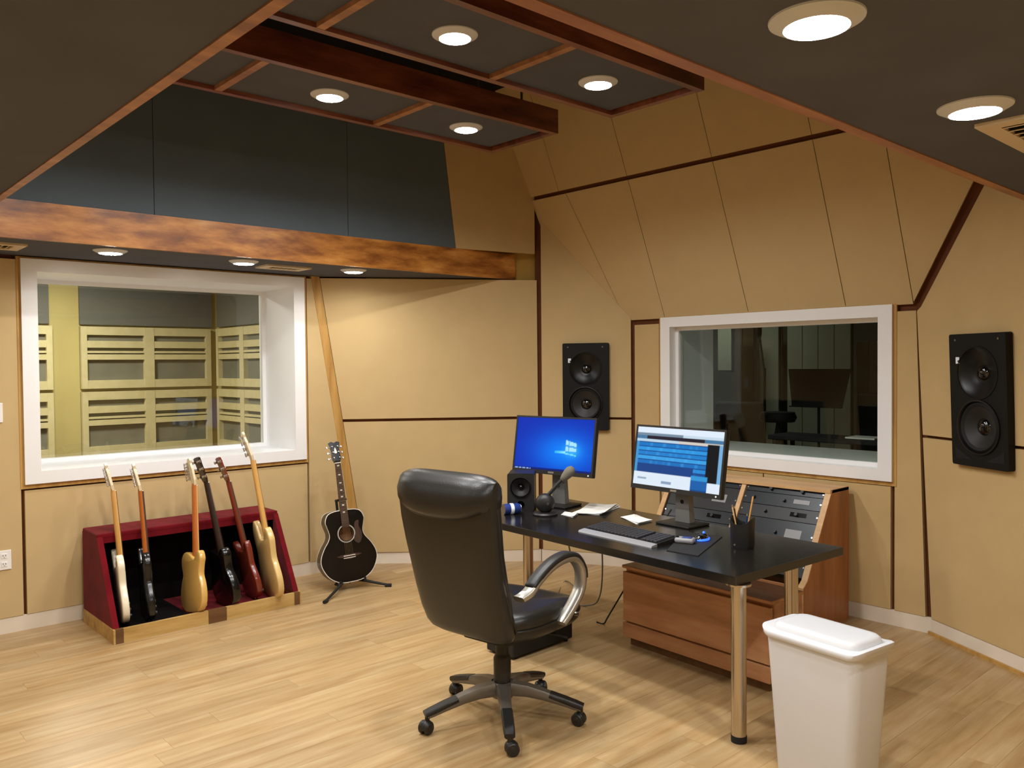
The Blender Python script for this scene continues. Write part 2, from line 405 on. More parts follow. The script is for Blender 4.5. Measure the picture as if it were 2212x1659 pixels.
# ---- front-right speaker wall D (leans a little into the room)
Dc = Vector((-2.0, 5.23, 0)); dD = Vector((cos(radians(30)), -sin(radians(30)), 0)); nD = Vector((-sin(radians(30)), -cos(radians(30)), 0))
LEAN = .024
def pD(s, z, o=0.0): p = Dc + dD*s + nD*(o + LEAN*z); return Vector((p.x, p.y, z))
wd = MB().ext([pD(-.12, 0, -.035), pD(3.1, 0, -.035), pD(3.1, ZC, -.035), pD(-.12, ZC, -.035)], -nD*.06).build('wall_front_right', 'reveal')
struct(wd, 'angled front wall section of tan fabric panels to the right of the dark window', 'wall')
sL = lambda z: .012-1.73*LEAN*z
sint_ = lambda z: 2*(-.01-.866*LEAN*z+(z-2.005)/SL)
slab('panel', [pD(sL(PB), PB), pD(1.48, PB), pD(1.48, PM-.018), pD(sL(PM), PM-.018)], -nD*.03, 'fabric_shaded', wd)
slab('panel', [pD(1.5, PB), pD(3.0, PB), pD(3.0, PM-.018), pD(1.5, PM-.018)], -nD*.03, 'fabric_shaded', wd)
slab('panel', [pD(sL(PM), PM+.0), pD(3.0, PM), pD(3.0, ZC), pD(sint_(ZC)+.075, ZC), pD(sint_(2.0)+.075, 1.985), pD(sL(1.97), 1.96)], -nD*.03, 'fabric_shaded', wd)
# ---- sloped ceiling over the front wall
sn = Vector((0, -SL, -1)).normalized()                       # into the room
def pS(xx, z): return Vector((xx, YC-(z-2.005)/SL, z))
cs = MB().ext([pS(-5.3, 1.98)-sn*.03, pS(-.9, 1.98)-sn*.03, pS(-.9, ZC)-sn*.03, pS(-5.3, ZC)-sn*.03], -sn*.06).build('ceiling_front_slope', 'reveal')
struct(cs, 'steep sloped ceiling of tan fabric panels above the dark window', 'ceiling')
g = .0025; zk0, zk1 = 3.012, 3.04
def leftE(z): return -5.005 - max(0, (z-2.805))*.075          # where the slope meets the upper left panel
xc = [-3.985, -3.25, -2.535, -2.11]
slab('panel', [pS(-4.375, 2.005), pS(xc[0]-g, 2.005), pS(xc[0]-g, zk0), pS(-4.62, zk0)], -sn*.03, 'fabric', cs)
slab('panel', [pS(-4.38, 2.005), pS(-4.625, zk0), pS(leftE(zk0), zk0), pS(-5.0, 2.80)], -sn*.03, 'fabric', cs)
for k in range(3): slab('panel', [pS(xc[k]+g, 2.005), pS(xc[k+1]-g, 2.005), pS(xc[k+1]-g, zk0), pS(xc[k]+g, zk0)], -sn*.03, 'fabric', cs)
sint = lambda z: 2*(-.01-.866*LEAN*z+(z-2.005)/SL)-.03       # where the slope meets the leaning wall
slab('panel', [pS(xc[3]+g, 2.02), pS(xc[3]+.004, 2.02), pS(pD(sint(zk0), zk0).x, zk0), pS(xc[3]+g, zk0)], -sn*.03, 'fabric', cs)
xu = [leftE(3.4), -4.69, -3.985, -3.25, -2.535, -1.82]
slab('panel', [pS(-1.82+g, zk1), pS(pD(sint(zk1), zk1).x, zk1), pS(pD(sint(ZC), ZC).x, ZC), pS(-1.82+g, ZC)], -sn*.03, 'fabric', cs)
for k in range(5): slab('panel', [pS(xu[k]+g, zk1), pS(xu[k+1]-g, zk1), pS(xu[k+1]-g, ZC), pS(xu[k]+g, ZC)], -sn*.03, 'fabric', cs)

# ---- right wall, back wall, main ceiling
wr = MB().b2((XR, YB, 0), (XR+.08, 4.2, ZC)).build('wall_right', 'fabric'); struct(wr, 'right wall of tan fabric behind the photographer', 'wall')
wk = MB().b2((XA-.1, YB-.08, 0), (XR+.08, YB, ZC)).build('wall_back', 'fabric'); struct(wk, 'back wall of tan fabric behind the photographer', 'wall')
ce = MB().b2((XA-.1, YB-.08, ZC), (XR+.08, YC+.6, ZC+.08)).build('ceiling', 'ceil'); struct(ce, 'black main ceiling above the hanging panels', 'ceiling')

# ---- soffits with their wooden fascia boards
XRS, YRS = -1.172, .756
so = MB().ext([(XA-.02, YB, ZS), (XBm-.03, YB, ZS), (XBm-.03, 4.60, ZS), (-5.28, 4.50, ZS), (XA-.02, 3.30, ZS)], (0, 0, .02)).build('ceiling_left_soffit', 'grey_fabric')
struct(so, 'low grey soffit along the left wall above the wide window', 'ceiling')
sr = MB().ext([(XRS, YB, ZS), (XR, YB, ZS), (XR, 3.70, ZS), (XRS, 4.72, ZS)], (0, 0, .02)).build('ceiling_right_soffit', 'grey_fabric')
struct(sr, 'low grey soffit over the right side of the room', 'ceiling')
sb = MB().b2((XBm, YB, ZS), (XRS, YRS, ZS+.02)).build('ceiling_back_soffit', 'grey_fabric')
struct(sb, 'low grey soffit over the back of the room', 'ceiling')
bml = MB().b2((XBm-.03, YRS-.02, ZS-.003), (XBm+.0, 4.735, ZF)).build('trim_2', 'beam'); struct(bml, 'long stained wooden beam along the edge of the left soffit', 'beam')
e2 = MB().b2((XRS-.04, YRS-.0, ZS-.004), (XRS, 4.80, ZF)).build('trim_3', 'edge_wood'); struct(e2, 'wooden edge board along the right soffit', 'trim')
e3 = MB().b2((XBm, YRS-.0, ZS-.004), (XRS, YRS+.030, ZF)).build('trim_4', 'edge_wood'); struct(e3, 'wooden edge board along the back soffit', 'trim')
wru = MB().b2((XRS, YRS, ZF), (XRS+.05, 4.8, ZC)).build('wall_right_upper', 'black_fabric'); struct(wru, 'upper right wall of charcoal fabric above the soffit', 'wall')
wbu = MB().b2((XBm, YRS-.05, ZF), (XRS, YRS, ZC)).build('wall_back_upper', 'black_fabric'); struct(wbu, 'upper back wall of charcoal fabric above the soffit', 'wall')

# ---- baseboards
def board(name, a, b, n, label, h=.098, t=.018, off=-.004):
    a, b, n = Vector(a), Vector(b), Vector(n)
    o = MB().ext([a+n*off, b+n*off, b+n*off+Vector((0, 0, h)), a+n*off+Vector((0, 0, h))], -n*t).build(name, 'base_paint'); struct(o, label, 'baseboard')
board('baseboard_left', (XA, YB, 0), (XA, estrip(0), 0), (1, 0, 0), 'white baseboard along the left wall behind the guitar rack')
board('baseboard_left_splay', E0(0), E1(0), nE, 'white baseboard along the splayed wall behind the chair')
board('baseboard_front_left', pB(0, 0), pB(LB, 0), nB, 'white baseboard under the speaker wall behind the desk')
board('baseboard_front', (-4.3, YC, 0), (-2.0, YC, 0), (0, -1, 0), 'white baseboard along the front wall behind the console')
board('baseboard_front_right', pD(-.0, 0), pD(3.0, 0), nD, 'white baseboard along the angled wall right of the dark window')
o = MB().ext([pD(-.01, 0, .012), pD(3.0, 0, .012), pD(3.0, .02, .012), pD(-.01, .02, .012)], -nD*.014).build('trim_5', 'rawwood'); struct(o, 'thin wooden shoe moulding at the foot of the angled right wall', 'trim')

# ---- windows
def window(name, label, P, ux, uz, un, w0, w1, z0, z1, fw_, glass_off, depth, gm):
    """P(a, z, o): point at a along the wall, height z, o towards the room"""
    W = MB()
    a0, a1 = w0+fw_, w1-fw_; b0, b1 = z0+fw_*.86, z1-fw_*.86
    front = .022
    root = MB()
    def q(pts, vec): root.ext([P(*p) for p in pts], vec)
    vec = -un*(front+.03)
    q([(w0, z0, front), (w1, z0, front), (a1, b0, front), (a0, b0, front)], vec)
    q([(w0, z1, front), (w1, z1, front), (a1, b1, front), (a0, b1, front)], vec)
    q([(w0, z0, front), (a0, b0, front), (a0, b1, front), (w0, z1, front)], vec)
    q([(w1, z0, front), (a1, b0, front), (a1, b1, front), (w1, z1, front)], vec)
    o = root.build(name, 'white_paint'); struct(o, label, 'window')
    J = MB()
    i = .012
    for pts, v in (([(a0, b0, -.03), (a1, b0, -.03), (a1, b0, -depth), (a0, b0, -depth)], -uz*i), ([(a0, b1, -.03), (a1, b1, -.03), (a1, b1, -depth), (a0, b1, -depth)], uz*i),
                   ([(a0, b0, -.03), (a0, b1, -.03), (a0, b1, -depth), (a0, b0, -depth)], -ux*i), ([(a1, b0, -.03), (a1, b1, -.03), (a1, b1, -depth), (a1, b0, -depth)], ux*i)):
        J.ext([P(*p) for p in pts], v)
    J.build('window_reveal', 'white_paint', o)
    G = MB()
    s = .028
    for pts in ([(a0, b0), (a1, b0), (a1, b0+s), (a0, b0+s)], [(a0, b1-s), (a1, b1-s), (a1, b1), (a0, b1)], [(a0, b0+s), (a0+s, b0+s), (a0+s, b1-s), (a0, b1-s)], [(a1-s, b0+s), (a1, b0+s), (a1, b1-s), (a1-s, b1-s)]):
        G.ext([P(p[0], p[1], glass_off+.02) for p in pts], -un*.05)
    G.build('glazing_bead', 'white_paint', o)
    MB().ext([P(a0+.01, b0+.01, glass_off), P(a1-.01, b0+.01, glass_off), P(a1-.01, b1-.01, glass_off), P(a0+.01, b1-.01, glass_off)], -un*.006).build('pane', gm, o)
    # bare wood lip round the frame
    L = MB(); e = .022
    for pts in ([(w0-e, z0-e*1.3), (w1+e, z0-e*1.3), (w1+e, z0), (w0-e, z0)], [(w0-e, z0), (w0, z0), (w0, z1), (w0-e, z1)], [(w1, z0), (w1+e, z0), (w1+e, z1), (w1, z1)], [(w0-e, z1), (w1+e, z1), (w1+e, z1+.012), (w0-e, z1+.012)]):
        L.ext([P(p[0], p[1], .004) for p in pts], -un*.02)
    L.build('wood_lip', 'rawwood', o)
    return o
window('window_1', 'wide white framed window onto the slatted live room above the guitar rack', lambda a, z, o: Vector((XA+o, a, z)), Vector((0, 1, 0)), Vector((0, 0, 1)), Vector((1, 0, 0)),
       W1['y0'], W1['y1'], W1['z0'], W1['z1'], .092, -.50, .56, 'glass')
window('window_2', 'white framed window onto the dark booth behind the right monitor', lambda a, z, o: Vector((a, YC-o, z)), Vector((1, 0, 0)), Vector((0, 0, 1)), Vector((0, -1, 0)),
       W2['x0'], W2['x1'], W2['z0'], W2['z1'], .088, -.075, .56, 'glass2')

w2 = bpy.data.objects['window_2']
MB().rbox(((W2['x0']+W2['x1'])/2, YC+.56+.22, W2['z0']+.055), (W2['x1']-W2['x0']+.3, .46, .035), .006, 1).build('sill_ledge', 'white_paint', w2)
# ================================================================== CEILING FITTINGS
# ---- two hanging ceiling clouds
def cloud(name, label, x0, x1):
    y0, y1, z0, z1 = -.2+.98, 3.545, 3.02, 3.16
    t = thing(name, label, 'ceiling panel', ((x0+x1)/2, (y0+y1)/2, z0))
    ox, oy = (x0+x1)/2, (y0+y1)/2
    def B(nm, lo, hi, mt): return MB().b2((lo[0]-ox, lo[1]-oy, lo[2]-z0), (hi[0]-ox, hi[1]-oy, hi[2]-z0)).build(nm, mt, t)
    th = .038
    B('side_board', (x0, y0, z0), (x0+th, y1, z1), 'cloudwood'); B('side_board', (x1-th, y0, z0), (x1, y1, z1), 'cloudwood')
    B('end_board', (x0+th, y1-th, z0), (x1-th, y1, z1), 'cloudwood'); B('end_board', (x0+th, y0, z0), (x1-th, y0+th, z1), 'cloudwood')
    cuts = [y0+th, .80+.905*0+.03, 1.722, 2.640, y1-th]
    cuts = [y0+th, 1.722, 2.640, y1-th]
    for yy in cuts[1:-1]: B('cross_board', (x0+th, yy-.019, z0+.001), (x1-th, yy+.019, z1-.02), 'edge_wood')
    for a, b in zip(cuts[:-1], cuts[1:]): B('fabric_panel', (x0+th, a+.019, z0+.022), (x1-th, b-.019, z0+.05), 'grey_fabric2')
    B('top_board', (x0+th, y0+th, z1-.02), (x1-th, y1-th, z1), 'ceil')
    for xx in (x0+.1, x1-.1):
        for yy in (y0+.2, y1-.2): B('hanger_rod', (xx-.005, yy-.005, z1), (xx+.005, yy+.005, ZC), 'gun')
    return t
cloud('ceiling_cloud', 'hanging dark fabric ceiling panel with mahogany boards next to the charcoal wall', -4.066, -3.470)
cloud('ceiling_cloud', 'hanging dark fabric ceiling panel with mahogany boards next to the right soffit', -3.061, -2.447)

# ---- round downlights: trim ring with a lens that bulges down
def downlight(x, y, z, label, group, power=None):
    t = thing('downlight', label, 'lamp', (x, y, z), 0, group)
    MB().lathe([(.060, -.004), (.0665, -.020), (.0705, -.019), (.085, -.010), (.096, -.004), (.097, 0), (.060, 0)], 40, cap=False).build('trim_ring', 'trim', t, 40)
    MB().lathe([(.001, -.026), (.035, -.025), (.058, -.022), (.066, -.018), (.066, -.004), (.001, -.004)], 32, cap=True).build('lens', 'lens', t, 40)
    l = bpy.data.lights.new('downlight_bulb', 'AREA'); l.shape = 'DISK'; l.size = .12; l.energy = power or LAMP_W; l.color = LAMP_COL; l.spread = radians(165)
    lo = bpy.data.objects.new('downlight_bulb', l); C.objects.link(lo); lo.parent = t; lo.location = (0, 0, -.030)
    return t
for y, tx in ((1.61, 'over the guitar rack end of the wide window'), (2.455, 'beside the small vent'), (3.308, 'over the slanted wood strip')):
    downlight(-5.375, y, ZS, 'small round downlight in the left soffit ' + tx, 'downlights in the left soffit', 4.6)
for y, tx in ((1.30, 'back section, added out of view,'), (2.2, 'middle section'), (3.095, 'section by the sloped ceiling')):  # back section lamps are unseen, added to help light the room
    downlight(-3.78, y, 3.042, 'round downlight in the %s of the charcoal wall hanging panel' % tx, 'downlights in the far hanging panel')
    downlight(-2.754, y, 3.042, 'round downlight in the %s of the right soffit hanging panel' % tx, 'downlights in the near hanging panel')
for y, tx in ((.74, 'added unseen in its back corner'), (1.644, 'between back corner and air vent'), (2.544, 'right beside the square air vent')):  # back corner lamp is unseen, added for its light on bin and chair
    downlight(-.859, y, ZS, 'round downlight in the right soffit ' + tx, 'downlights in the right soffit', 14.0)
for x, tx in ((-4.5, 'near the left wall'), (-3.3, 'midway between the side soffits'), (-2.1, 'near the right soffit')): downlight(x, -.05, ZS, 'added unseen downlight in the back soffit ' + tx, 'added downlights in the back soffit', 4.5)  # none of these is in view; added as extra room light

# ---- air vents in the soffits
def vent(x, y, z, s, sy, label):
    t = thing('ceiling_vent', label, 'vent', (x, y, z))
    b = .055; mb = MB()
    for lo, hi in (((-s, -sy), (s, -sy+b)), ((-s, sy-b), (s, sy)), ((-s, -sy+b), (-s+b, sy-b)), ((s-b, -sy+b), (s, sy-b))): mb.b2((*lo, -.012), (*hi, 0))
    mb.build('vent_frame', 'vent', t)
    MB().b2((-s+b, -sy+b, -.002), (s-b, sy-b, 0)).build('vent_duct', 'dark_hole', t)
    n = 7
    for k in range(n):
        yy = -sy+b+(2*sy-2*b)*(k+.5)/n
        MB().box((0, 0, 0), (2*s-2*b, .022, .003), Matrix.Translation((0, yy, -.007)) @ Matrix.Rotation(radians(28), 4, 'X')).build('louvre', 'vent', t)
vent(-.75, 2.97, ZS, .175, .235, 'square cream air vent in the right soffit')
vent(-5.52, 2.82, ZS, .10, .17, 'cream air vent in the left soffit between two downlights')
vent(-5.52, 1.0, ZS, .13, .17, 'cream air vent in the left soffit beside the back soffit')

# ---- power outlet and light switch on the left wall
def plate(name, yy, zz, label, cat, outlet):
    t = thing(name, label, cat, (XA, yy, zz), 0)
    MB().rbox((.004, 0, 0), (.008, .078, .122), .003, 2).build('cover_plate', 'white_plastic', t)
    if outlet:
        for s in (-1, 1):
            MB().rbox((.009, 0, s*.026), (.004, .034, .03), .001, 1).build('socket', 'white_plastic', t)
            mb = MB()
            for e in (-1, 1): mb.b2((.0108, e*.007-.0015, s*.026-.002), (.0116, e*.007+.0015, s*.026+.008))
            mb.b2((.0108, -.002, s*.026-.011), (.0116, .002, s*.026-.007)); mb.build('slots', 'dark_hole', t)
    else: MB().rbox((.010, 0, 0), (.008, .03, .06), .002, 1).build('rocker', 'white_plastic', t)
p = onx(0, 1211, XA); plate('power_outlet', p.y+.022, p.z, 'white double power outlet low on the left wall', 'outlet', True)
p = onx(-6, 892, XA); plate('light_switch', p.y-.01, p.z, 'white light switch plate on the left wall beside the wide window', 'switch', False)

# ================================================================== LIVE ROOM BEHIND THE WIDE WINDOW
XL, YL = -9.2, 3.87
o = MB().b2((XL-.1, -1.2, -.3), (XL, YL+.1, 3.3)).build('wall_live_room_back', 'live_wall'); struct(o, 'pale yellow back wall of the live room seen through the wide window', 'wall')
o = MB().b2((XL, YL, -.3), (XA-wt-.0, YL+.1, 3.3)).build('wall_live_room_side', 'live_wall'); struct(o, 'pale yellow side wall of the live room seen through the wide window', 'wall')
o = MB().b2((XL, -1.3, -.3), (XA-wt, -1.2, 3.3)).build('wall_live_room_end', 'live_wall'); struct(o, 'pale yellow far end wall of the live room', 'wall')
o = MB().b2((XL, -1.2, -.3), (XA-wt, YL, -.2)).build('floor_live_room', 'floor_base'); struct(o, 'brown floor of the live room', 'floor')
o = MB().b2((XL, -1.2, 2.75), (XA-wt, YL, 2.85)).build('ceiling_live_room', 'live_grey'); struct(o, 'grey ceiling of the live room', 'ceiling')
for (a, b) in ((-.6, 2.16), (2.44, 3.80)):
    o = MB().b2((XL+.001, a, 2.10), (XL+.041, b, 2.74)).build('fabric_baffle', 'live_grey'); tag(o, 'grey fabric panel above the %s slatted panels in the live room' % ('left hand' if a < 0 else 'corner'), 'baffle')
o = MB().b2((XL+.1, YL-.043, 2.10), (-7.2, YL-.003, 2.74)).build('fabric_baffle', 'live_grey'); tag(o, 'grey fabric panel above the slatted panels on the live room side wall', 'acoustic panel')
def slatpanel(mtx, wdt, hgt, label, group):
    """local x along the wall, z up, y = -depth towards the room"""
    t = thing('slat_panel', label, 'acoustic panel', group=group, mtx=mtx)
    d = .07; st = .055
    MB().b2((0, -.02, 0), (wdt, 0, hgt)).build('backing', 'live_back', t)
    for a, b in ((0, st), (wdt/2-.05, wdt/2+.05), (wdt-st, wdt)): MB().b2((a, -d, 0), (b, -.02, hgt)).build('stile', 'live_panel', t)
    for a, b in ((0, .085), (.235*hgt/.633+.06, .235*hgt/.633+.115), (.235*hgt/.633+.128, .235*hgt/.633+.15), (.43*hgt/.633-.012, .43*hgt/.633+.058), (hgt-.085, hgt)):
        for c, e in ((st, wdt/2-.05), (wdt/2+.05, wdt-st)): MB().b2((c, -d+.004, a), (e, -.02, b)).build('slat', 'live_panel', t)
G = 'slatted panels in the live room'
for z, h in ((.77, .645), (1.447, .633)):
    pos = 'upper' if z > 1 else 'lower'
    R90 = Matrix.Rotation(radians(90), 4, 'Z')
    slatpanel(Matrix.Translation((XL+.003, 2.44, z)) @ R90, 1.33, h, pos+' pale slatted wooden panel on the live room back wall next to its corner', G)
    slatpanel(Matrix.Translation((XL+.003, .85, z)) @ R90, 1.33, h, pos+' pale slatted wooden panel on the live room back wall beyond the bare yellow strip', G)
    slatpanel(Matrix.Translation((XL+.14, YL-.003, z)), 1.30, h, pos+' pale slatted wooden panel on the live room side wall next to the corner', G)
    slatpanel(Matrix.Translation((XL+1.5, YL-.003, z)), 1.1, h, pos+' pale slatted wooden panel on the live room side wall near the window', G)
for z in (.77-.70,): pass
def roomlight(x, y, z, sx, sy, power, col, label):
    t = thing('ceiling_light', label, 'lamp', (x, y, z))
    MB().rbox((0, 0, -.02), (sx, sy, .04), .01, 1).build('lamp_housing', 'white_plastic', t)
    MB().b2((-sx/2+.02, -sy/2+.02, -.046), (sx/2-.02, sy/2-.02, -.041)).build('diffuser', 'lens2', t)
    l = bpy.data.lights.new('ceiling_light_bulb', 'AREA'); l.shape = 'RECTANGLE'; l.size = sx-.04; l.size_y = sy-.04; l.energy = power; l.color = col
    lo = bpy.data.objects.new('ceiling_light_bulb', l); C.objects.link(lo); lo.parent = t; lo.location = (0, 0, -.05)
M['lens2'] = emis('panel_lens', (255, 246, 232), 4)
roomlight(-7.9, 1.9, 2.75, .5, .5, 60, (1, .96, .84), 'flat ceiling light panel in the live room')
roomlight(-7.6, -.2, 2.75, .5, .5, 30, (1, .96, .84), 'flat ceiling light panel at the far end of the live room')

# ================================================================== DARK BOOTH BEHIND THE SECOND WINDOW
YW = YC+.56
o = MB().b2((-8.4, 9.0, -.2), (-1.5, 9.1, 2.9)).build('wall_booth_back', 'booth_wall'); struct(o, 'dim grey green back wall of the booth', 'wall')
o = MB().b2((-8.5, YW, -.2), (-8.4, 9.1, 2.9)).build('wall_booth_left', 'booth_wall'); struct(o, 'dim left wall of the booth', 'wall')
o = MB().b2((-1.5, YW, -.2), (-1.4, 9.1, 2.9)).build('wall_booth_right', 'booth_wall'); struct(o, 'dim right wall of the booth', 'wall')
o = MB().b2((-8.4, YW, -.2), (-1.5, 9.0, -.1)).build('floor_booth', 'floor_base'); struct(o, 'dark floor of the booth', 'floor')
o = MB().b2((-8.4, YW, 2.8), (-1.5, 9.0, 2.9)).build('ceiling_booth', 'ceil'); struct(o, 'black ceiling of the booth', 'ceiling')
FB = -.1
def gobo(px0, px1, pyt, Y, mt, label, planks=1, zb=FB, th=.06):
    a, b = ony(px0, pyt, Y), ony(px1, pyt, Y)
    t = thing('gobo_screen', label, 'screen', ((a.x+b.x)/2, Y, zb))
    ww = abs(b.x-a.x); h = a.z-zb
    MB().b2((-ww/2, .02, 0), (ww/2, th, h)).build('panel_backing', 'booth_wall', t)
    for k in range(planks):
        MB().b2((-ww/2+ww*k/planks+.004, 0, 0.02), (-ww/2+ww*(k+1)/planks-.004, .02, h-.01)).build('board', mt, t)
    return t
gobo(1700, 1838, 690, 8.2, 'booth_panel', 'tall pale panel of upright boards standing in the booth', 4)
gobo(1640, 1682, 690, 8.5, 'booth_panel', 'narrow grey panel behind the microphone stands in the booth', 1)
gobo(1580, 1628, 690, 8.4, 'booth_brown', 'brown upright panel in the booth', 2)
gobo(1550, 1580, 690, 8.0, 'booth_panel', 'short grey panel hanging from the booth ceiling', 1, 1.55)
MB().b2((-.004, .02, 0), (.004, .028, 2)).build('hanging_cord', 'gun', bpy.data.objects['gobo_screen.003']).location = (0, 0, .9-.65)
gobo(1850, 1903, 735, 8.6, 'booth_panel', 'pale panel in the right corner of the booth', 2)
def micstand(px, pyb, Y, ztop, dx, label):
    b = ony(px, pyb, Y); b.z = FB
    t = thing('microphone_stand', label, 'stand', tuple(b))
    MB().lathe([(.001, 0), (.13, 0), (.13, .015), (.02, .03), (.001, .03)], 20).build('stand_base', 'black_matte', t, 40)
    MB().cyl((0, 0, .02), (0, 0, ztop-.35), .012).build('stand_pole', 'black_matte', t)
    MB().cyl((0, 0, ztop-.4), (dx, .1, ztop), .009).build('boom_arm', 'black_matte', t)
    MB().lathe([(.001, -.06), (.018, -.05), (.026, 0), (.026, .05), (.016, .075), (.001, .08)], 14, Matrix.Translation((dx, .1, ztop))).build('microphone', 'black_matte', t, 40)
micstand(1652, 900, 7.3, 2.05, -.12, 'black microphone stand in front of the narrow grey booth panel')
micstand(1690, 900, 7.6, 2.25, -.06, 'tall black microphone stand beside the pale boarded booth panel')
p0, p1 = ony(1703, 797, 7.1), ony(1838, 880, 7.1)
t = thing('music_stand', 'dark music stand in front of the pale boarded booth panel', 'music stand', ((p0.x+p1.x)/2, 7.1, FB))
hw = abs(p1.x-p0.x)/2
MB().ext([(-hw, 0, p0.z-FB), (hw, 0, p0.z-FB-.0), (hw*.9, -.1, p1.z-FB), (-hw*.7, -.1, p1.z-FB)], (0, .006, 0)).build('stand_desk', 'rack_black', t)
MB().b2((-hw*.7, -.15, p1.z-FB-.005), (hw*.9, -.09, p1.z-FB+.005)).build('ledge', 'rack_black', t)
MB().cyl((0, 0, .03), (0, 0, p1.z-FB+.1), .012).build('stand_pole', 'black_matte', t)
for k in range(3): MB().cyl((0, 0, .12), (.24*cos(k*2.09+.4), .24*sin(k*2.09+.4), .01), .009).build('leg', 'black_matte', t)
b = ony(1590, 900, 6.8)
t = thing('booth_chair', 'black padded chair in the dark booth', 'chair', (b.x, 6.8, FB), radians(25))
MB().rbox((0, 0, .47), (.48, .48, .09), .03).build('seat', 'black_matte', t, 40)
MB().rbox((0, .22, b.z-FB-.08), (.46, .09, .42), .04).build('backrest', 'black_matte', t, 40)
MB().b2((-.02, .22, .45), (.02, .26, b.z-FB-.2)).build('back_post', 'black_matte', t)
MB().cyl((0, 0, .04), (0, 0, .44), .03).build('column', 'black_matte', t)
for k in range(5): MB().cyl((0, 0, .1), (.28*cos(k*1.2566), .28*sin(k*1.2566), .03), .02).build('leg', 'black_matte', t)
b = ony(1680, 890, 7.0)
t = thing('drum_stool', 'round topped black stool in the dark booth', 'stool', (b.x, 7.0, FB))
MB().lathe([(.001, b.z-FB-.09), (.15, b.z-FB-.09), (.17, b.z-FB-.05), (.15, b.z-FB), (.001, b.z-FB+.01)], 24).build('seat', 'black_matte', t, 50)
for k in range(3): MB().cyl((0, 0, b.z-FB-.1), (.22*cos(k*2.09), .22*sin(k*2.09), 0), .014).build('leg', 'black_matte', t)
b0, b1 = ony(1862, 850, 7.6), ony(1905, 850, 7.6)
t = thing('booth_amplifier', 'black amplifier stack at the right of the dark booth', 'amplifier', ((b0.x+b1.x)/2+.1, 7.6, FB))
MB().rbox((0, .15, (b0.z-FB)/2), (.5, .3, b0.z-FB), .015, 2).build('cabinet', 'black_matte', t)
MB().b2((-.22, -.006, .1), (.22, .0, b0.z-FB-.2)).build('grille_cloth', 'rack_black', t)
MB().rbox((0, .15, b0.z-FB+.012), (.12, .03, .024), .008, 2).build('handle', 'black_matte', t)
b = ony(1780, 955, 6.6)
t = thing('booth_table', 'low black table behind the white ledge in the booth', 'table', (b.x+.12, 6.62, FB))
MB().rbox((0, 0, b.z-FB+.03), (1.1, .36, .04), .006, 1).build('tabletop', 'black_matte', t)
for sx in (-.5, .5):
    for sy in (-.15, .15): MB().cyl((sx, sy, 0), (sx, sy, b.z-FB+.02), .02).build('leg', 'black_matte', t)
zt = b.z+.05
o = MB().b2((b.x+.22, 6.52, zt), (b.x+.46, 6.72, zt+.012)).build('sheet_music', 'paper'); tag(o, 'white sheets of paper lying on the black booth table', 'paper')
roomlight(-5.4, 7.3, 2.8, .4, .4, 6.0, (.92, 1, .86), 'dim ceiling light in the booth')

# ================================================================== WALL SPEAKERS
def speaker_box(t, w_, h_, d_, drivers, mats=('spk', 'spk_dish', 'cone')):
    """front baffle faces local -y at y=0, body behind; drivers: (cx, cz, r, kind)"""
    mb = MB()
    r = .012; o = []
    for cx_, cy_, a0 in ((w_/2-r, h_/2-r, 0), (-w_/2+r, h_/2-r, 90), (-w_/2+r, -h_/2+r, 180), (w_/2-r, -h_/2+r, 270)):
        for k in range(4): a = radians(a0+30*k); o.append((cx_+r*cos(a), cy_+r*sin(a)))
    vs_, fs = holed(o, [circ(c[0], c[1], c[2]) for c in drivers], lambda a, b: (a, 0, b))
    mb.add(vs_, fs)
    n = len(o)
    mb.add([(a, 0, b) for a, b in o]+[(a, d_, b) for a, b in o], [(i, (i+1) % n, n+(i+1) % n, n+i) for i in range(n)]+[list(range(n, 2*n))])
    mb.build('cabinet', mats[0], t)
    for cx_, cz_, r_, kind in drivers:
        X = Matrix.Translation((cx_, 0, cz_)) @ Matrix.Rotation(radians(90), 4, 'X')      # local z -> -y
        if kind == 'horn':
            MB().lathe([(r_, 0), (r_*.97, -.004), (r_*.86, -.016), (r_*.6, -.027), (r_*.42, -.036), (r_*.36, -.040), (.001, -.041)], 40, X, cap=False).build('waveguide', mats[1], t, 50)
            MB().lathe([(r_*1.04, 0), (r_*1.03, .004), (r_*.99, .004), (r_*.985, 0)], 40, X, cap=False).build('waveguide_rim', mats[0], t, 40)
            MB().lathe([(r_*.30, -.040), (r_*.26, -.030), (r_*.14, -.022), (.001, -.019)], 24, X, cap=False).build('tweeter_dome', 'black_gloss', t, 60)
        else:
            MB().lathe([(r_*1.03, 0), (r_*1.02, .008), (r_*.96, .009), (r_*.93, 0), (r_*.90, -.008)], 40, X, cap=False).build('driver_rim', mats[1], t, 50)
            MB().lathe([(r_*.92, -.008), (r_*.85, .004), (r_*.76, -.006)], 40, X, cap=False).build('surround', 'rubber', t, 60)
            MB().lathe([(r_*.78, -.006), (r_*.5, -.025), (r_*.3, -.036)], 40, X, cap=False).build('cone', mats[2], t, 60)
            MB().lathe([(r_*.33, -.037), (r_*.28, -.028), (r_*.15, -.018), (.001, -.015)], 24, X, cap=False).build('dust_cap', 'black_gloss', t, 60)
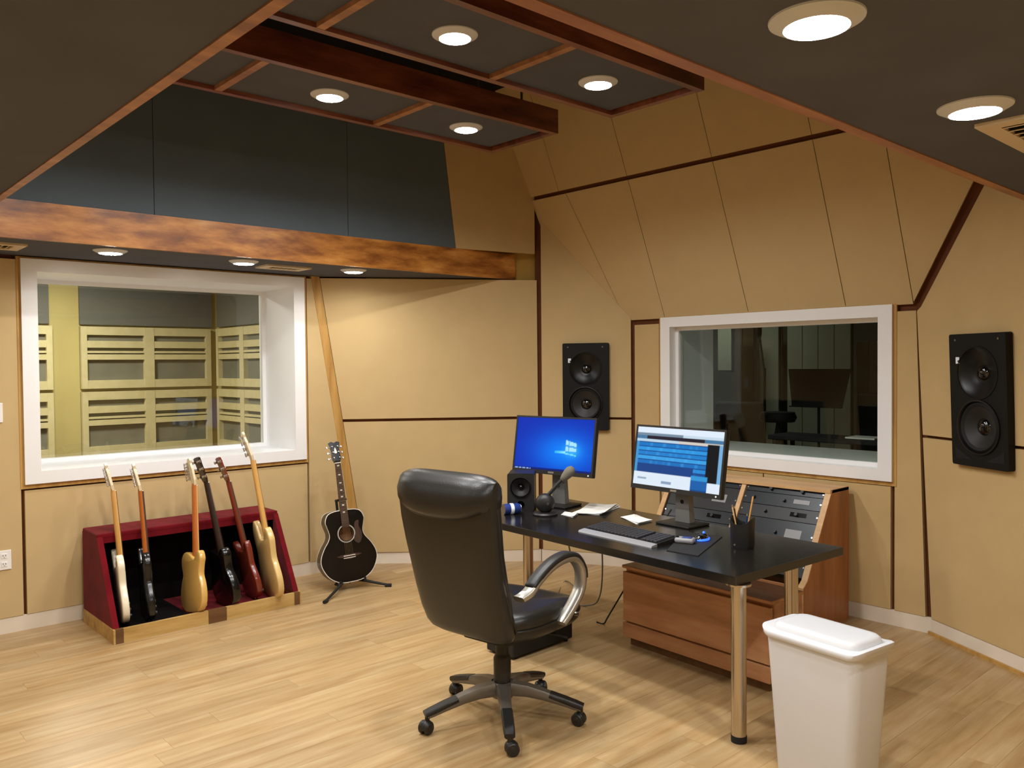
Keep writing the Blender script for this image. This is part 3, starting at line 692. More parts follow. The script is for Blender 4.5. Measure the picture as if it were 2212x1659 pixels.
def wall_speaker(mtx, w_, h_, label, squeeze=1.0):
    t = thing('wall_speaker', label, 'speaker', mtx=mtx)
    speaker_box(t, w_, h_, .044, [(0, h_*.205, w_*.35, 'horn'), (0, -h_*.20, w_*.37, 'woofer')])
    for s in (-1, 1):
        MB().ext([(s*w_*.43, -.0012, -h_*.45), (s*w_*.12, -.0012, -h_*.45), (s*w_*.30, -.0012, -h_*.405), (s*w_*.43, -.0012, -h_*.36)], (0, .0006, 0)).build('port_opening', 'dark_hole', t)
        MB().cyl((s*w_*.38, -.003, h_*.455), (s*w_*.38, .001, h_*.455), .006, n=10).build('screw', 'gun', t)
    mk = MB()
    mk.b2((-w_*.375, -.003, h_*.275), (-w_*.345, -.001, h_*.325)); mk.b2((-w_*.345, -.003, h_*.30), (-w_*.31, -.001, h_*.325)); mk.b2((-w_*.345, -.003, h_*.275), (-w_*.315, -.001, h_*.289))
    mk.build('badge', 'white_mark', t)
def frame_from(origin, xdir, zdir, ):
    x_ = Vector(xdir).normalized(); z_ = Vector(zdir); z_ = (z_-x_*z_.dot(x_)).normalized(); y_ = z_.cross(x_)
    m_ = Matrix.Identity(4)
    for i in range(3): m_[i][0], m_[i][1], m_[i][2], m_[i][3] = x_[i], y_[i], z_[i], origin[i]
    return m_
sB = (Vector((-4.640, 5.048, 0))-Bc).dot(dB)
wall_speaker(frame_from(pB(sB, 1.470, .0455), -dB, (0, 0, 1)), .383, .712, 'black two way wall speaker beside the left computer monitor')
sD = (Vector((-1.664, 5.03, 0))-Dc).dot(dD)
wall_speaker(frame_from(pD(sD+.065, 1.438, .0455), dD, nD*LEAN*1.6+Vector((0, 0, 1))), .405, .735, 'black two way wall speaker on the angled wall right of the dark window')

# ================================================================== DESK
DROT = radians(-3.2)
def dsk(a, b, z=0.0):
    """a = metres left of the right front corner along the front edge, b = metres back from it"""
    return Vector((-1.929 - a*cos(DROT), 3.085 - a*sin(DROT), 0)) + Vector((sin(DROT), cos(DROT), 0))*b + Vector((0, 0, z))
DW, DD, DZ = 2.05, .88, .74
t = thing('desk', 'long black desk on round steel legs', 'desk', tuple(dsk(DW/2, DD/2)), DROT)
MB().rbox((0, 0, DZ-.02), (DW, DD, .04), .003, 2).build('desktop', 'desk', t)
MB().b2((-DW/2+.12, -DD/2+.10, DZ-.062), (DW/2-.12, -DD/2+.16, DZ-.041)).build('cross_rail', 'black_matte', t)
inv = t.matrix_world.inverted() if False else (Matrix.Rotation(-DROT, 4, 'Z') @ Matrix.Translation(-dsk(DW/2, DD/2)))
for lx, ly in ((-2.006, 3.150), (-2.075, 3.72), (-3.765, 3.25), (-3.84, 3.62)):
    p = inv @ Vector((lx, ly, 0))
    MB().lathe([(.033, .03), (.033, DZ-.05), (.033, DZ-.041)], 28, Matrix.Translation(p)).build('leg', 'chrome', t, 40)
    MB().lathe([(.001, 0), (.034, 0), (.0345, .03), (.001, .03)], 28, Matrix.Translation(p)).build('foot', 'rubber', t, 40)
    MB().lathe([(.055, DZ-.05), (.055, DZ-.0405)], 24, Matrix.Translation(p)).build('mount_plate', 'chrome', t, 40)

# ---- computer monitors
def screen_mesh(wd, ht, fn, nx=110, ny=66):
    v = []; f = []; cols = []
    for j in range(ny+1):
        for i in range(nx+1): v.append((-wd/2+wd*i/nx, 0, -ht/2+ht*j/ny)); cols.append(fn(i/nx, j/ny))
    for j in range(ny):
        for i in range(nx): a = j*(nx+1)+i; f.append((a, a+1, a+nx+2, a+nx+1))
    me = bpy.data.meshes.new('screen'); me.from_pydata(v, [], f); me.update()
    at = me.color_attributes.new('col', 'FLOAT_COLOR', 'POINT')
    for k, c in enumerate(cols): at.data[k].color = lin(c)
    return me
M['screen'] = screenmat('screen_picture', 1.0)
def mixc(a, b, k): k = max(0, min(1, k)); return tuple(x+(y-x)*k for x, y in zip(a, b))
def desktop_picture(u, v):
    c = (0, 44, 170)
    g = math.exp(-(((u-.64)/.42)**2+((v-.36)/.42)**2)); c = mixc((0, 44, 178), (0, 128, 252), g)
    g2 = math.exp(-(((u-.74)/.10)**2+((v-.40)/.13)**2)); c = mixc(c, (70, 190, 255), g2*.85)
    # four panes of the glowing window and the beam running left from it
    if .655 < u < .80:
        k = (u-.655)/.145; top = .60-.06*k; bot = .385+.0*k; mid = (top+bot)/2
        if bot < v < top:
            c = (170, 232, 255)
            if abs(v-mid) < .016 or abs(u-.70) < .006: c = (60, 160, 245)
    if .52 < u < .66 and abs(v-(.365-(u-.52)*.0)) < .022: c = mixc((40, 180, 240), (150, 240, 255), (u-.52)/.14)
    if .66 < u < .80 and abs(v-(.345-(u-.66)*.25)) < .012: c = (120, 225, 255)
    if v < .035: c = (6, 30, 120)
    if v < .030 and u < .22: c = (150, 180, 225) if (int(u*60) % 3) else (40, 80, 170)
    return c
def editor_picture(u, v):
    c = (228, 238, 250)
    if v > .90: c = (226, 238, 252)
    elif v > .855: c = (120, 140, 160) if u < .55 else (200, 220, 236)
    elif v > .79: c = (34, 28, 44) if .12 < u < .80 else (70, 120, 160)
    elif v > .745: c = (214, 206, 196) if u > .5 else (190, 214, 232)
    elif v > .22:
        row = int((.745-v)/.075)
        pal = [(20, 118, 196), (42, 150, 226), (30, 128, 206), (58, 160, 230), (26, 112, 190), (40, 138, 214), (28, 78, 150)]
        c = pal[row % 7]
        f = ((.745-v)/.075) % 1
        if f < .10: c = (12, 60, 130)
        elif .12 < u < .76: c = mixc(c, (90, 190, 250), .35*max(0, sin(u*60+row*2.1)*sin(u*23+row)))
        if row >= 5 and u < .70: c = (24, 66, 134)
        if u < .035: c = (70, 150, 205)
    else:
        c = (224, 236, 248)
        if .05 < u < .16 and .10 < v < .13: c = (150, 170, 196)
        if .34 < u < .46 and .06 < v < .10: c = (140, 160, 190)
    if u > .835 and .16 < v < .78: c = (12, 14, 20) if u < .955 else (120, 176, 220)
    if .68 < u < .86 and v < .25:
        c = (24, 96, 170) if v < .17 else (50, 150, 214)
        if v < .03: c = (16, 70, 130)
    return c
def monitor(name, label, base, center, yaw, tilt, wd, ht, fn, bez=(.012, .026)):
    t = thing(name, label, 'monitor', tuple(base), yaw)
    c = Matrix.Rotation(-yaw, 4, 'Z') @ (Vector(center)-Vector(base))
    X = Matrix.Translation(c) @ Matrix.Rotation(tilt, 4, 'X')
    hd = thing('tmp', '', '') if False else None
    mb = MB().rbox((0, .02, 0), (wd, .032, ht), .006, 2, X); mb.rbox((0, .045, -.02), (wd*.55, .03, ht*.5), .012, 2, X)
    h_ = mb.build('screen_housing', 'black_plastic', t, 40)
    fr = MB(); b0, b1 = bez
    for lo, hi in (((-wd/2, -ht/2), (wd/2, -ht/2+b1)), ((-wd/2, ht/2-b0), (wd/2, ht/2)), ((-wd/2, -ht/2+b1), (-wd/2+b0, ht/2-b0)), ((wd/2-b0, -ht/2+b1), (wd/2, ht/2-b0))): fr.b2((lo[0], -.002, lo[1]), (hi[0], .006, hi[1]), X)
    fr.build('bezel', 'black_plastic', t)
    me = screen_mesh(wd-2*b0, ht-b0-b1, fn); me.materials.append(M['screen'])
    o = bpy.data.objects.new('screen', me); C.objects.link(o); o.parent = t; o.matrix_local = X @ Matrix.Translation((0, .001, (b1-b0)/2))
    MB().b2((-.022, -.0035, -ht/2+.008), (.022, -.0015, -ht/2+.019), X).build('badge', 'silver', t)
    MB().cyl((wd/2-.03, -.004, -ht/2+.013), (wd/2-.03, 0, -ht/2+.013), .005, n=10, mtx=X).build('power_button', 'white_mark', t)
    # stand: tapered neck, foot plate
    top = X @ Vector((0, .06, -.02))
    w0, w1 = .052, .038
    MB().rings([[(-w0, .030, .012), (w0, .030, .012), (w0, .075, .012), (-w0, .075, .012)], [(-w1, top.y-.012, top.z), (w1, top.y-.012, top.z), (w1, top.y+.022, top.z), (-w1, top.y+.022, top.z)]]).build('stand_neck', 'stand_grey', t)
    MB().rbox((0, .03, .007), (.24, .19, .013), .006, 2).build('stand_foot', 'black_plastic', t, 40)
    MB().cyl((0, .026, .13), (0, .045, .13), .012, n=16).build('cable_hole', 'dark_hole', t)
    return t
# ---- fit of the two screens: middle of the screen on the line of sight above the stand
def mid_on(px, py, base): d = ray(px, py); k = Vector((base.x, base.y, 0)).dot(Vector((d.x, d.y, 0)))/Vector((d.x, d.y, 0)).length_squared; return CAM + d*k
bL = atz(1216, 1094, DZ); bR = atz(1490, 1136, DZ)
cL, cR = Vector((-3.775, 3.789, 1.1336)), Vector((-2.837, 3.830, 1.1112))
monitor('computer_monitor', 'computer monitor showing a plain bright blue desktop picture', (cL.x, cL.y+.02, DZ), cL, radians(9.2), radians(-9.1), .631, .374, desktop_picture)
monitor('computer_monitor', 'computer monitor showing an editing program in white and blue stripes', (cR.x, cR.y+.02, DZ), cR, radians(-2.9), radians(-9.1), .640, .374, editor_picture)

# ---- small desktop speaker
p = atz(1125, 1104, DZ)
t = thing('desktop_speaker', 'small black box speaker under the blue monitor', 'speaker', (p.x, p.y, DZ), radians(42))
sp = bpy.data.objects.new('speaker_body', None)
C.objects.link(sp); sp.parent = t; sp.location = (0, 0, .118)
speaker_box(sp, .168, .235, .19, [(0, .03, .066, 'woofer'), (0, -.078, .024, 'horn')], ('black_plastic', 'spk_dish', 'cone'))
for ch in list(sp.children): ch.parent = t; ch.location = (0, 0, .118)
bpy.data.objects.remove(sp)

# ---- desk microphone: weighted round body, arm, foam head
p = atz(1178, 1112, DZ)
t = thing('desk_microphone', 'black desk microphone with a grey foam head on a slanted arm', 'microphone', (p.x, p.y, DZ), radians(40))
MB().lathe([(.001, 0), (.075, 0), (.078, .008), (.07, .016), (.001, .02)], 28).build('mic_base', 'black_plastic', t, 40)
MB().lathe([(.001, -.042), (.030, -.040), (.052, -.028), (.060, 0), (.052, .028), (.030, .040), (.001, .042)], 28, Matrix.Translation((0, 0, .072)) @ Matrix.Rotation(radians(90), 4, 'X')).build('mic_body', 'black_plastic', t, 50)
MB().tube(smoothpts([(.0, 0, .10), (.045, 0, .150), (.085, 0, .195), (.115, 0, .225)], 4, False), [.012]*13, 10).build('mic_arm', 'black_plastic', t, 60)
MB().lathe([(.001, -.052), (.016, -.048), (.024, -.025), (.031, .01), (.030, .035), (.018, .054), (.001, .058)], 20, Matrix.Translation((.135, 0, .248)) @ Matrix.Rotation(radians(42), 4, 'Y')).build('foam_head', 'grey_foam', t, 60)
MB().cyl((.02, -.047, .075), (.02, -.038, .075), .008, n=12).build('knob', 'nickel', t)

# ---- blue can beside the speaker
p = atz(1106, 1112, DZ)
t = thing('drink_can', 'blue and white drink can lying beside the small desk speaker', 'can', (p.x-.02, p.y+.01, DZ), radians(70))
X = Matrix.Translation((0, 0, .033)) @ Matrix.Rotation(radians(90), 4, 'Y')
MB().lathe([(.033, -.05), (.033, .042), (.026, .058)], 24, X, cap=False).build('can_body', 'blue_label', t, 40)
MB().lathe([(.001, .056), (.026, .058), (.027, .060), (.001, .0605)], 24, X).build('can_top', 'nickel', t, 40)
MB().lathe([(.0335, -.01), (.0335, .012)], 24, X, cap=False).build('can_stripe', 'white_mark', t, 40)
MB().lathe([(.001, -.05), (.033, -.05)], 24, X, cap=False).build('can_bottom', 'nickel', t, 40)

# ---- papers
def paper(pts, label, name='paper_sheets', sheets=3):
    c = sum((Vector(q) for q in pts), Vector())/len(pts)
    t = thing(name, label, 'paper', (c.x, c.y, DZ))
    for k in range(sheets):
        R = Matrix.Rotation(radians((k-1)*5), 4, 'Z')
        P = [R @ (Vector((q[0]-c.x, q[1]-c.y, .0006+.0022*k))) for q in pts]
        n = 6; vv = []; ff = []
        for i in range(n+1):
            for j in range(n+1):
                a = P[0].lerp(P[1], i/n).lerp(P[3].lerp(P[2], i/n), j/n); a.z += .006*k*max(0, i/n-.6)**2*6
                vv.append(a)
        for i in range(n):
            for j in range(n): q0 = i*(n+1)+j; ff.append((q0, q0+1, q0+n+2, q0+n+1))
        b = len(vv); vv2 = vv+[q+Vector((0, 0, .0014)) for q in vv]
        MB().add(vv2, ff+[tuple(b+x for x in f) for f in ff]).build('sheet', 'paper', t)
paper([atz(1237, 1110, DZ), atz(1300, 1113, DZ), atz(1338, 1094, DZ), atz(1280, 1088, DZ)], 'loose white papers between the two monitors')
paper([atz(1212, 1113, DZ), atz(1240, 1118, DZ), atz(1248, 1111, DZ), atz(1220, 1106, DZ)], 'small white note pad beside the desk microphone', 'note_pad', 2)
paper([atz(1340, 1118, DZ), atz(1380, 1133, DZ), atz(1410, 1126, DZ), atz(1370, 1112, DZ)], 'white paper sheets in front of the striped monitor', sheets=2)

# ---- keyboard with wrist rest
ka, kb = atz(1262, 1146, DZ), atz(1420, 1181, DZ)
kd = (kb-ka); kl = kd.length; kyaw = math.atan2(kd.y, kd.x)
t = thing('keyboard', 'black computer keyboard with a silver grey front edge', 'keyboard', tuple((ka+kb)/2), kyaw)
MB().ext([(-kl/2, 0, 0), (-kl/2, .165, 0), (-kl/2, .165, .030), (-kl/2, 0, .014)], (kl, 0, 0)).build('keyboard_body', 'black_plastic', t)
MB().ext([(-kl/2, -.045, 0), (-kl/2, -.001, 0), (-kl/2, -.001, .014), (-kl/2, -.040, .008)], (kl, 0, 0)).build('wrist_rest', 'silver_plastic', t)
mb = MB()
for rr in range(6):
    ncol = 20; yy = .018+rr*.0235; zz = .016+.095*yy
    for cc in range(ncol):
        if cc in (15,) : continue
        xx = -kl/2+.012+(kl-.024)*(cc+.5)/ncol
        mb.box((xx, yy, zz+.003), ((kl-.024)/ncol-.004, .019, .008))
ko = mb.build('keys', 'keys', t); ko['kind'] = 'stuff'

# ---- mouse pad, mouse with a blue glow
p = atz(1516, 1168, DZ)
t = thing('computer_mouse', 'black computer mouse with a glowing blue light', 'mouse', (p.x, p.y, DZ+.0035), radians(15))
MB().lathe([(.001, .034), (.016, .033), (.027, .026), (.033, .012), (.033, .0), (.001, 0)], 24, Matrix.Scale(1.6, 4, (0, 1, 0))).build('mouse_body', 'black_gloss', t, 60)
MB().lathe([(.018, .0), (.034, .003), (.0345, .009), (.030, .014)], 24, Matrix.Translation((.004, .0, 0)) @ Matrix.Scale(1.6, 4, (0, 1, 0)), cap=False).build('light_ring', 'led_blue', t, 60)
MB().cyl((-.004, .03, .031), (.004, .03, .031), .009, n=14).build('scroll_wheel', 'led_blue', t)
q = [atz(1440, 1190, DZ), atz(1508, 1202, DZ), atz(1560, 1160, DZ), atz(1478, 1150, DZ)]
c = sum(q, Vector())/4
o = MB().ext([(v.x-c.x, v.y-c.y, 0) for v in q], (0, 0, .0035)).build('mouse_pad', 'black_matte'); o.location = (c.x, c.y, DZ); tag(o, 'black mouse pad under the glowing mouse', 'mouse pad')
p = atz(1480, 1174, DZ)
t = thing('handheld_gadget', 'small silver grey gadget lying beside the keyboard', 'gadget', (p.x, p.y, DZ+.0035), radians(20))
MB().rbox((0, 0, .014), (.10, .062, .028), .012, 3).build('gadget_body', 'silver_plastic', t, 50)
MB().rbox((.012, -.004, .028), (.05, .036, .006), .003, 2).build('gadget_screen', 'blue_label', t, 50)
MB().cyl((-.036, -.01, .028), (-.036, -.01, .033), .008, n=12).build('gadget_knob', 'black_gloss', t)

# ---- pen cup and its pens
p = atz(1604, 1182, DZ)
t = thing('pen_cup', 'black pen cup with a scooped rim near the desk corner', 'cup', (p.x, p.y, DZ), radians(10))
rings = []; n = 28
def rr(a, r): return (r*1.0*(abs(cos(a))**.7)*(1 if cos(a) > 0 else -1), r*.86*(abs(sin(a))**.7)*(1 if sin(a) > 0 else -1))
for (r, z, rim) in ((.001, 0, 0), (.052, 0, 0), (.056, .01, 0), (.057, .10, 0), (.059, .136, 1), (.054, .136, 1), (.052, .10, 0), (.05, .006, 0), (.001, .006, 0)):
    R = []
    for i in range(n):
        a = 2*pi*i/n; q = rr(a, r); R.append((q[0], q[1], z + (rim*.018*cos(2*a) if rim else 0)))
    rings.append(R)
MB().rings(rings, cap=False).build('cup_wall', 'black_plastic', t, 40)
MB().cyl((-.02, -.050, .018), (-.02, -.046, .018), .005, n=10).build('rivet', 'nickel', t)
def pen(dx, dy, lx, ly, L, mt, tip, label):
    a = Vector((p.x+dx, p.y+dy, DZ+.012)); d = Vector((lx, ly, 1)).normalized()
    t = thing('pencil', label, 'pen', mtx=frame_from(a, d.orthogonal(), d))
    MB().lathe([(.001, .0), (.004, .012), (.004, L-.012)], 10, cap=True).build('pen_barrel', mt, t, 40)
    MB().lathe([(.0042, L-.012), (.0042, L-.002), (.001, L)], 10, cap=True).build('pen_end', tip, t, 40)
pen(.012, .0, .10, .16, .245, 'maple_neck', 'maple_neck', 'tall pale wooden stick standing in the pen cup')
pen(-.02, .006, -.16, -.02, .19, 'black_gloss', 'nickel', 'black pen leaning left in the pen cup')
pen(-.008, -.012, -.26, .05, .20, 'oak_light', 'nickel', 'light brown pencil leaning far left in the pen cup')
pen(.02, -.012, .12, -.06, .165, 'blue_label', 'nickel', 'dark blue pen in the pen cup')
p = atz(1548, 1211, DZ)
# ---- desk cable and cables under the desk
def cable(pts, r, label, mt='black_matte', k=6):
    o = MB().tube(smoothpts(pts, k, False), r, 8).build('cable', mt, None, 60); return tag(o, label, 'cable')
a = atz(1340, 1203, DZ-.045)
bfl = atz(1304, 1347, .004)
cable([(bfl.x+.12, bfl.y+.55, .68), (bfl.x+.10, bfl.y+.40, .52), (bfl.x+.05, bfl.y+.16, .22), (bfl.x+.015, bfl.y+.03, .05), tuple(bfl), (bfl.x-.05, bfl.y-.01, .005)], .005, 'black cable hanging from the desk to the floor beside the wooden cabinet')
b2_ = atz(1222, 1255, .004); q = atz(1208, 1222, .3)
cable([(-3.86, 3.99, .72), (-3.87, 4.02, .45), (-3.80, 4.06, .15), (b2_.x, b2_.y, .005), (b2_.x+.25, b2_.y-.35, .004), (b2_.x+.35, b2_.y-.5, .004)], .005, 'grey cable curving from the desk to the floor behind the chair', 'gun')
cable([(-3.6, 4.0, .70), (-3.62, 4.08, .40), (-3.70, 4.14, .10), (-3.85, 4.16, .005), (-4.1, 4.05, .005)], .005, 'thin grey cable looping under the back of the desk', 'stand_grey')

# ---- low black box on the floor under the desk
t = thing('floor_box', 'low black equipment box on the floor under the desk', 'box', (-3.535, 3.345, 0), radians(2))
MB().rbox((0, 0, .112), (.22, .50, .20), .008, 2).build('box_body', 'black_matte', t)
for sx in (-.09, .09):
    for sy in (-.21, .21): MB().cyl((sx, sy, 0), (sx, sy, .012), .012, n=10).build('foot', 'rubber', t)

# ================================================================== WOODEN CABINET AND CONSOLE
t = thing('low_cabinet', 'low orange brown wooden cabinet standing under the desk', 'cabinet', (-2.675, 3.735, 0), radians(-3))
cw, cd, ch = 1.00, .28, .455
MB().b2((-cw/2+.03, .03, 0), (cw/2-.03, cd-.02, .05)).build('plinth', 'pine_dark', t)
MB().rbox((0, cd/2+.012, .05+(ch-.05)/2), (cw, cd-.024, ch-.05), .006, 2).build('cabinet_body', 'oak', t)
MB().rbox((0, .006, .22+.07), (cw-.004, .022, .29), .004, 2).build('front_board', 'oak', t)
MB().rbox((0, .004, .095), (cw-.004, .026, .085), .004, 2).build('bottom_board', 'oak', t)
MB().rbox((0, cd/2, ch+.008), (cw+.012, cd+.01, .018), .004, 2).build('top_board', 'oak', t)

t = thing('rack_console', 'slanted wooden console with black rack equipment against the front wall', 'console', (-3.105, 4.60, 0))
X0, X1 = -.615, .615
prof = [(.0, 0), (.585, 0), (.585, .853), (.36, .853), (.05, .335), (.0, .30)]
for s in (X0, X1-.034): MB().ext([(s, a, b) for a, b in prof], (.034, 0, 0)).build('side_panel', 'oak_v', t)
for s in (X0-.002, X1-.034-.002):
    for (a, b) in (((.36, .853), (.05, .335)), ((.05, .335), (0, .30)), ((0, .30), (0, .0))):
        d = Vector((0, b[0]-a[0], b[1]-a[1])).normalized(); nrm = Vector((0, d.z, -d.y))
        if nrm.y > 0: nrm = -nrm
        P = [Vector((s, *a)), Vector((s+.038, *a)), Vector((s+.038, *b)), Vector((s, *b))]
        MB().ext([q+nrm*.004 for q in P], -nrm*.008).build('edge_banding', 'oak_light', t)
MB().b2((X0, .34, .835), (X1, .585, .857)).build('top_board', 'oak_light', t)
MB().b2((X0+.034, .57, .02), (X1-.034, .583, .835)).build('back_panel', 'oak', t)
MB().b2((X0+.034, .02, .03), (X1-.034, .04, .30)).build('lower_front', 'oak', t)
sl = Vector((0, .31, .518)); L = sl.length; sl.normalize(); sn_ = Vector((0, -sl.z, sl.y))
mid = .0
MB().b2((-.016, 0, 0), (.016, .04, L), frame_from((0, .05, .335), (1, 0, 0), sl)).build('centre_divider', 'oak_light', t)
F = frame_from((0, .062, .335), (1, 0, 0), sl)
for col, (a, b) in enumerate(((X0+.034, -.016), (.016, X1-.034))):
    z = .012; k = 0
    hs = [.088, .132, .044, .088, .176, .05] if col == 0 else [.132, .044, .176, .088, .088, .05]
    for h_ in hs:
        if z+h_ > L-.005: h_ = L-.01-z
        if h_ < .02: break
        u_ = MB().b2((a+.003, .0, z), (b-.003, .08, z+h_-.004), F).build('rack_unit', 'rack_panel' if (k+col) % 3 != 1 else 'rack_black', t)
        for q in range(4):
            if (k+q) % 2 == 0:
                xx = a+.08+q*.11
                MB().cyl((xx, -.018, z+h_/2), (xx, 0, z+h_/2), .011, n=12, mtx=F).build('knob', 'black_plastic', u_)
        if h_ > .08: MB().b2((b-.20, -.002, z+h_*.35), (b-.09, .0, z+h_*.68), F).build('display', 'black_gloss' if k % 2 else 'silver_plastic', u_)
        for xx in (a+.016, b-.016): MB().cyl((xx, -.003, z+h_/2-.002), (xx, 0, z+h_/2-.002), .006, n=8, mtx=F).build('screw', 'nickel', u_)
        z += h_; k += 1

# ================================================================== WASTE BIN
pc = [atz(1660, 1345, .62), atz(1870, 1408, .62), atz(1922, 1370, .62), atz(1708, 1310, .62)]
bc = sum(pc, Vector())/4; bx = (pc[1]-pc[0]); byaw = math.atan2(bx.y, bx.x)
bw, bd = .435, .262
t = thing('waste_bin', 'tall slim white plastic waste bin with a lid beside the desk', 'bin', (bc.x, bc.y, 0), byaw)
def rrect(w_, d_, r, z, n=5):
    out = []
    for cx_, cy_, a0 in ((w_/2-r, d_/2-r, 0), (-w_/2+r, d_/2-r, 90), (-w_/2+r, -d_/2+r, 180), (w_/2-r, -d_/2+r, 270)):
        for k in range(n): a = radians(a0+90*k/(n-1)); out.append((cx_+r*cos(a), cy_+r*sin(a), z))
    return out
MB().rings([rrect(.33, .19, .035, 0), rrect(.335, .195, .035, .01), rrect(.405, .236, .04, .53), rrect(.412, .242, .04, .575), rrect(.40, .23, .035, .575), rrect(.33, .185, .03, .02)]).build('bin_body', 'bin_white', t, 40)
def lidring(w_, d_, r, z, wave):
    R = rrect(w_, d_, r, z, 9); return [(a, b, c + wave*(abs(a)/(bw/2))**6) for a, b, c in R]
MB().rings([lidring(bw-.01, bd-.01, .045, .560, .012), lidring(bw+.006, bd+.004, .05, .563, .020), lidring(bw+.012, bd+.008, .05, .578, .022), lidring(bw-.004, bd-.004, .048, .590, .018), lidring(bw-.05, bd-.035, .045, .596, .0)]).build('lid', 'bin_white', t, 50)
MB().rings([rrect(bw-.055, bd-.045, .05, .590), rrect(bw-.062, bd-.052, .048, .612), rrect(bw-.085, bd-.075, .04, .621), rrect(bw-.12, bd-.11, .03, .622)]).build('lid_flap', 'bin_white', t, 50)

# ================================================================== OFFICE CHAIR
CH = Vector((-2.893, 2.555, 0)); CYAW = radians(8)
t = thing('office_chair', 'black leather high backed office chair on a five legged base', 'chair', tuple(CH), CYAW)
BA = radians(-109)-CYAW
for k in range(5):
    a = BA + k*2*pi/5; R = Matrix.Rotation(a, 4, 'Z')
    path = [(.045, 0, .150), (.12, 0, .146), (.20, 0, .130), (.28, 0, .108), (.345, 0, .088), (.372, 0, .080)]
    leg = MB().strip([R @ Vector(q) for q in path], R @ Vector((0, 1, 0)), [.034, .029, .026, .024, .022, .020], [.030, .026, .021, .017, .014, .012]).build('base_leg', 'gun', t, 40)
    pth2 = [(.225, 0, .131), (.29, 0, .113), (.345, 0, .096), (.380, 0, .086)]
    MB().strip([R @ Vector(q) for q in pth2], R @ Vector((0, 1, 0)), [.026, .026, .025, .023], [.014, .014, .014, .012]).build('foot_pad', 'black_plastic', leg, 40)
    ca = a + 1.1*k + .6
    cR_ = Matrix.Translation(R @ Vector((.368, 0, 0))) @ Matrix.Rotation(ca, 4, 'Z')
    cs_ = MB().cyl((0, 0, .055), (0, 0, .085), .011, n=12, mtx=cR_)
    cs_.lathe([(.001, -.011), (.024, -.011), (.029, -.006), (.029, .006), (.024, .011), (.001, .011)], 20, cR_ @ Matrix.Translation((.010, .016, .029)) @ Matrix.Rotation(radians(90), 4, 'X'))
    cs_.lathe([(.001, -.011), (.024, -.011), (.029, -.006), (.029, .006), (.024, .011), (.001, .011)], 20, cR_ @ Matrix.Translation((.010, -.016, .029)) @ Matrix.Rotation(radians(90), 4, 'X'))
    cs_.lathe([(.001, .062), (.014, .060), (.026, .050), (.032, .034), (.030, .022), (.001, .022)], 18, cR_ @ Matrix.Translation((.008, 0, 0)))
    cs_.build('caster', 'black_plastic', t, 40)
MB().lathe([(.001, .105), (.050, .108), (.056, .125), (.054, .165), (.044, .178), (.001, .178)], 28).build('base_hub', 'gun', t, 40)
MB().lathe([(.040, .165), (.041, .29), (.033, .305), (.030, .31), (.030, .41)], 28).build('gas_column', 'black_plastic', t, 40)
MB().rbox((0, .02, .415), (.26, .30, .05), .012, 2).build('tilt_mechanism', 'black_matte', t, 40)
MB().tube([(.10, .10, .415), (.24, .12, .412), (.285, .125, .408)], .006, 8).build('tilt_lever', 'black_plastic', t, 40)
def sq(n_, a):  # superellipse direction
    c, s_ = cos(a), sin(a); e = 2/n_
    return (abs(c)**e*(1 if c >= 0 else -1), abs(s_)**e*(1 if s_ >= 0 else -1))
def slabloft(levels, n_=3.2, N=36, taper=None):
    """levels: (z, cy, halfw, halfd)"""
    R = []
    for z, cy_, hw_, hd in levels:
        R.append([(hw_*sq(n_, 2*pi*i/N)[0], cy_+hd*sq(n_, 2*pi*i/N)[1], z) for i in range(N)])
    return R
# seat
def seat_rings(zs):
    out = []
    for z, k in zs:
        R = []
        for i in range(40):
            a = 2*pi*i/40; x_, y_ = sq(3.4, a); R.append((x_*.262*k, .075+y_*.302*k, z + (-.028*max(0, y_-.55)/.45 if z > .45 else 0)))
        out.append(R)
    return out
MB().rings(seat_rings([(.435, .86), (.442, .95), (.462, .985), (.485, .985)])).build('seat_pan', 'leather2', t, 50)
MB().rings(seat_rings([(.482, .955), (.490, 1.0), (.515, 1.015), (.540, .99), (.556, .93), (.562, .80), (.555, .45), (.551, .01)])).build('seat_cushion', 'leather', t, 60)
MB().tube([Vector((q[0]*1.005, .075+(q[1]-.075)*1.005, .4905)) for q in seat_rings([(.488, 1.0)])[0]]+[Vector(seat_rings([(.4905, 1.005)])[0][0])], .006, 6).build('seat_piping', 'leather2', t, 60)
# back: rear shell and front cushion, reclined
def byc(z): return -.215 - .16*((z-.47)/.73) - .03*sin(pi*(z-.47)/.73)
lv = [(.440, .12, .010), (.447, .185, .026), (.462, .232, .038), (.49, .252, .044), (.56, .262, .047), (.66, .262, .048), (.76, .262, .047), (.88, .270, .046), (.98, .279, .045), (1.07, .281, .045), (1.13, .274, .043), (1.168, .25, .036), (1.180, .20, .022), (1.184, .10, .008)]
MB().rings(slabloft([(z, byc(z), w_, d_) for z, w_, d_ in lv], 3.6)).build('back_shell', 'leather', t, 60)
lv2 = [(.50, .14, .010), (.51, .19, .030), (.54, .215, .042), (.62, .228, .050), (.72, .232, .050), (.84, .236, .052), (.96, .246, .052), (1.06, .252, .050), (1.12, .245, .044), (1.15, .22, .030), (1.158, .14, .01)]
MB().rings(slabloft([(z, byc(z)+.052, w_, d_) for z, w_, d_ in lv2], 3.4)).build('back_cushion', 'leather', t, 60)
MB().tube([Vector((s_*(.249 if z < .9 else .262), byc(z)+.030, z)) for s_, z in [(1, .50+.03*i) for i in range(21)]], .006, 6).build('back_piping', 'leather2', t, 60)
MB().tube([Vector((-(.249 if z < .9 else .262), byc(z)+.030, z)) for z in [.50+.03*i for i in range(21)]], .006, 6).build('back_piping', 'leather2', t, 60)
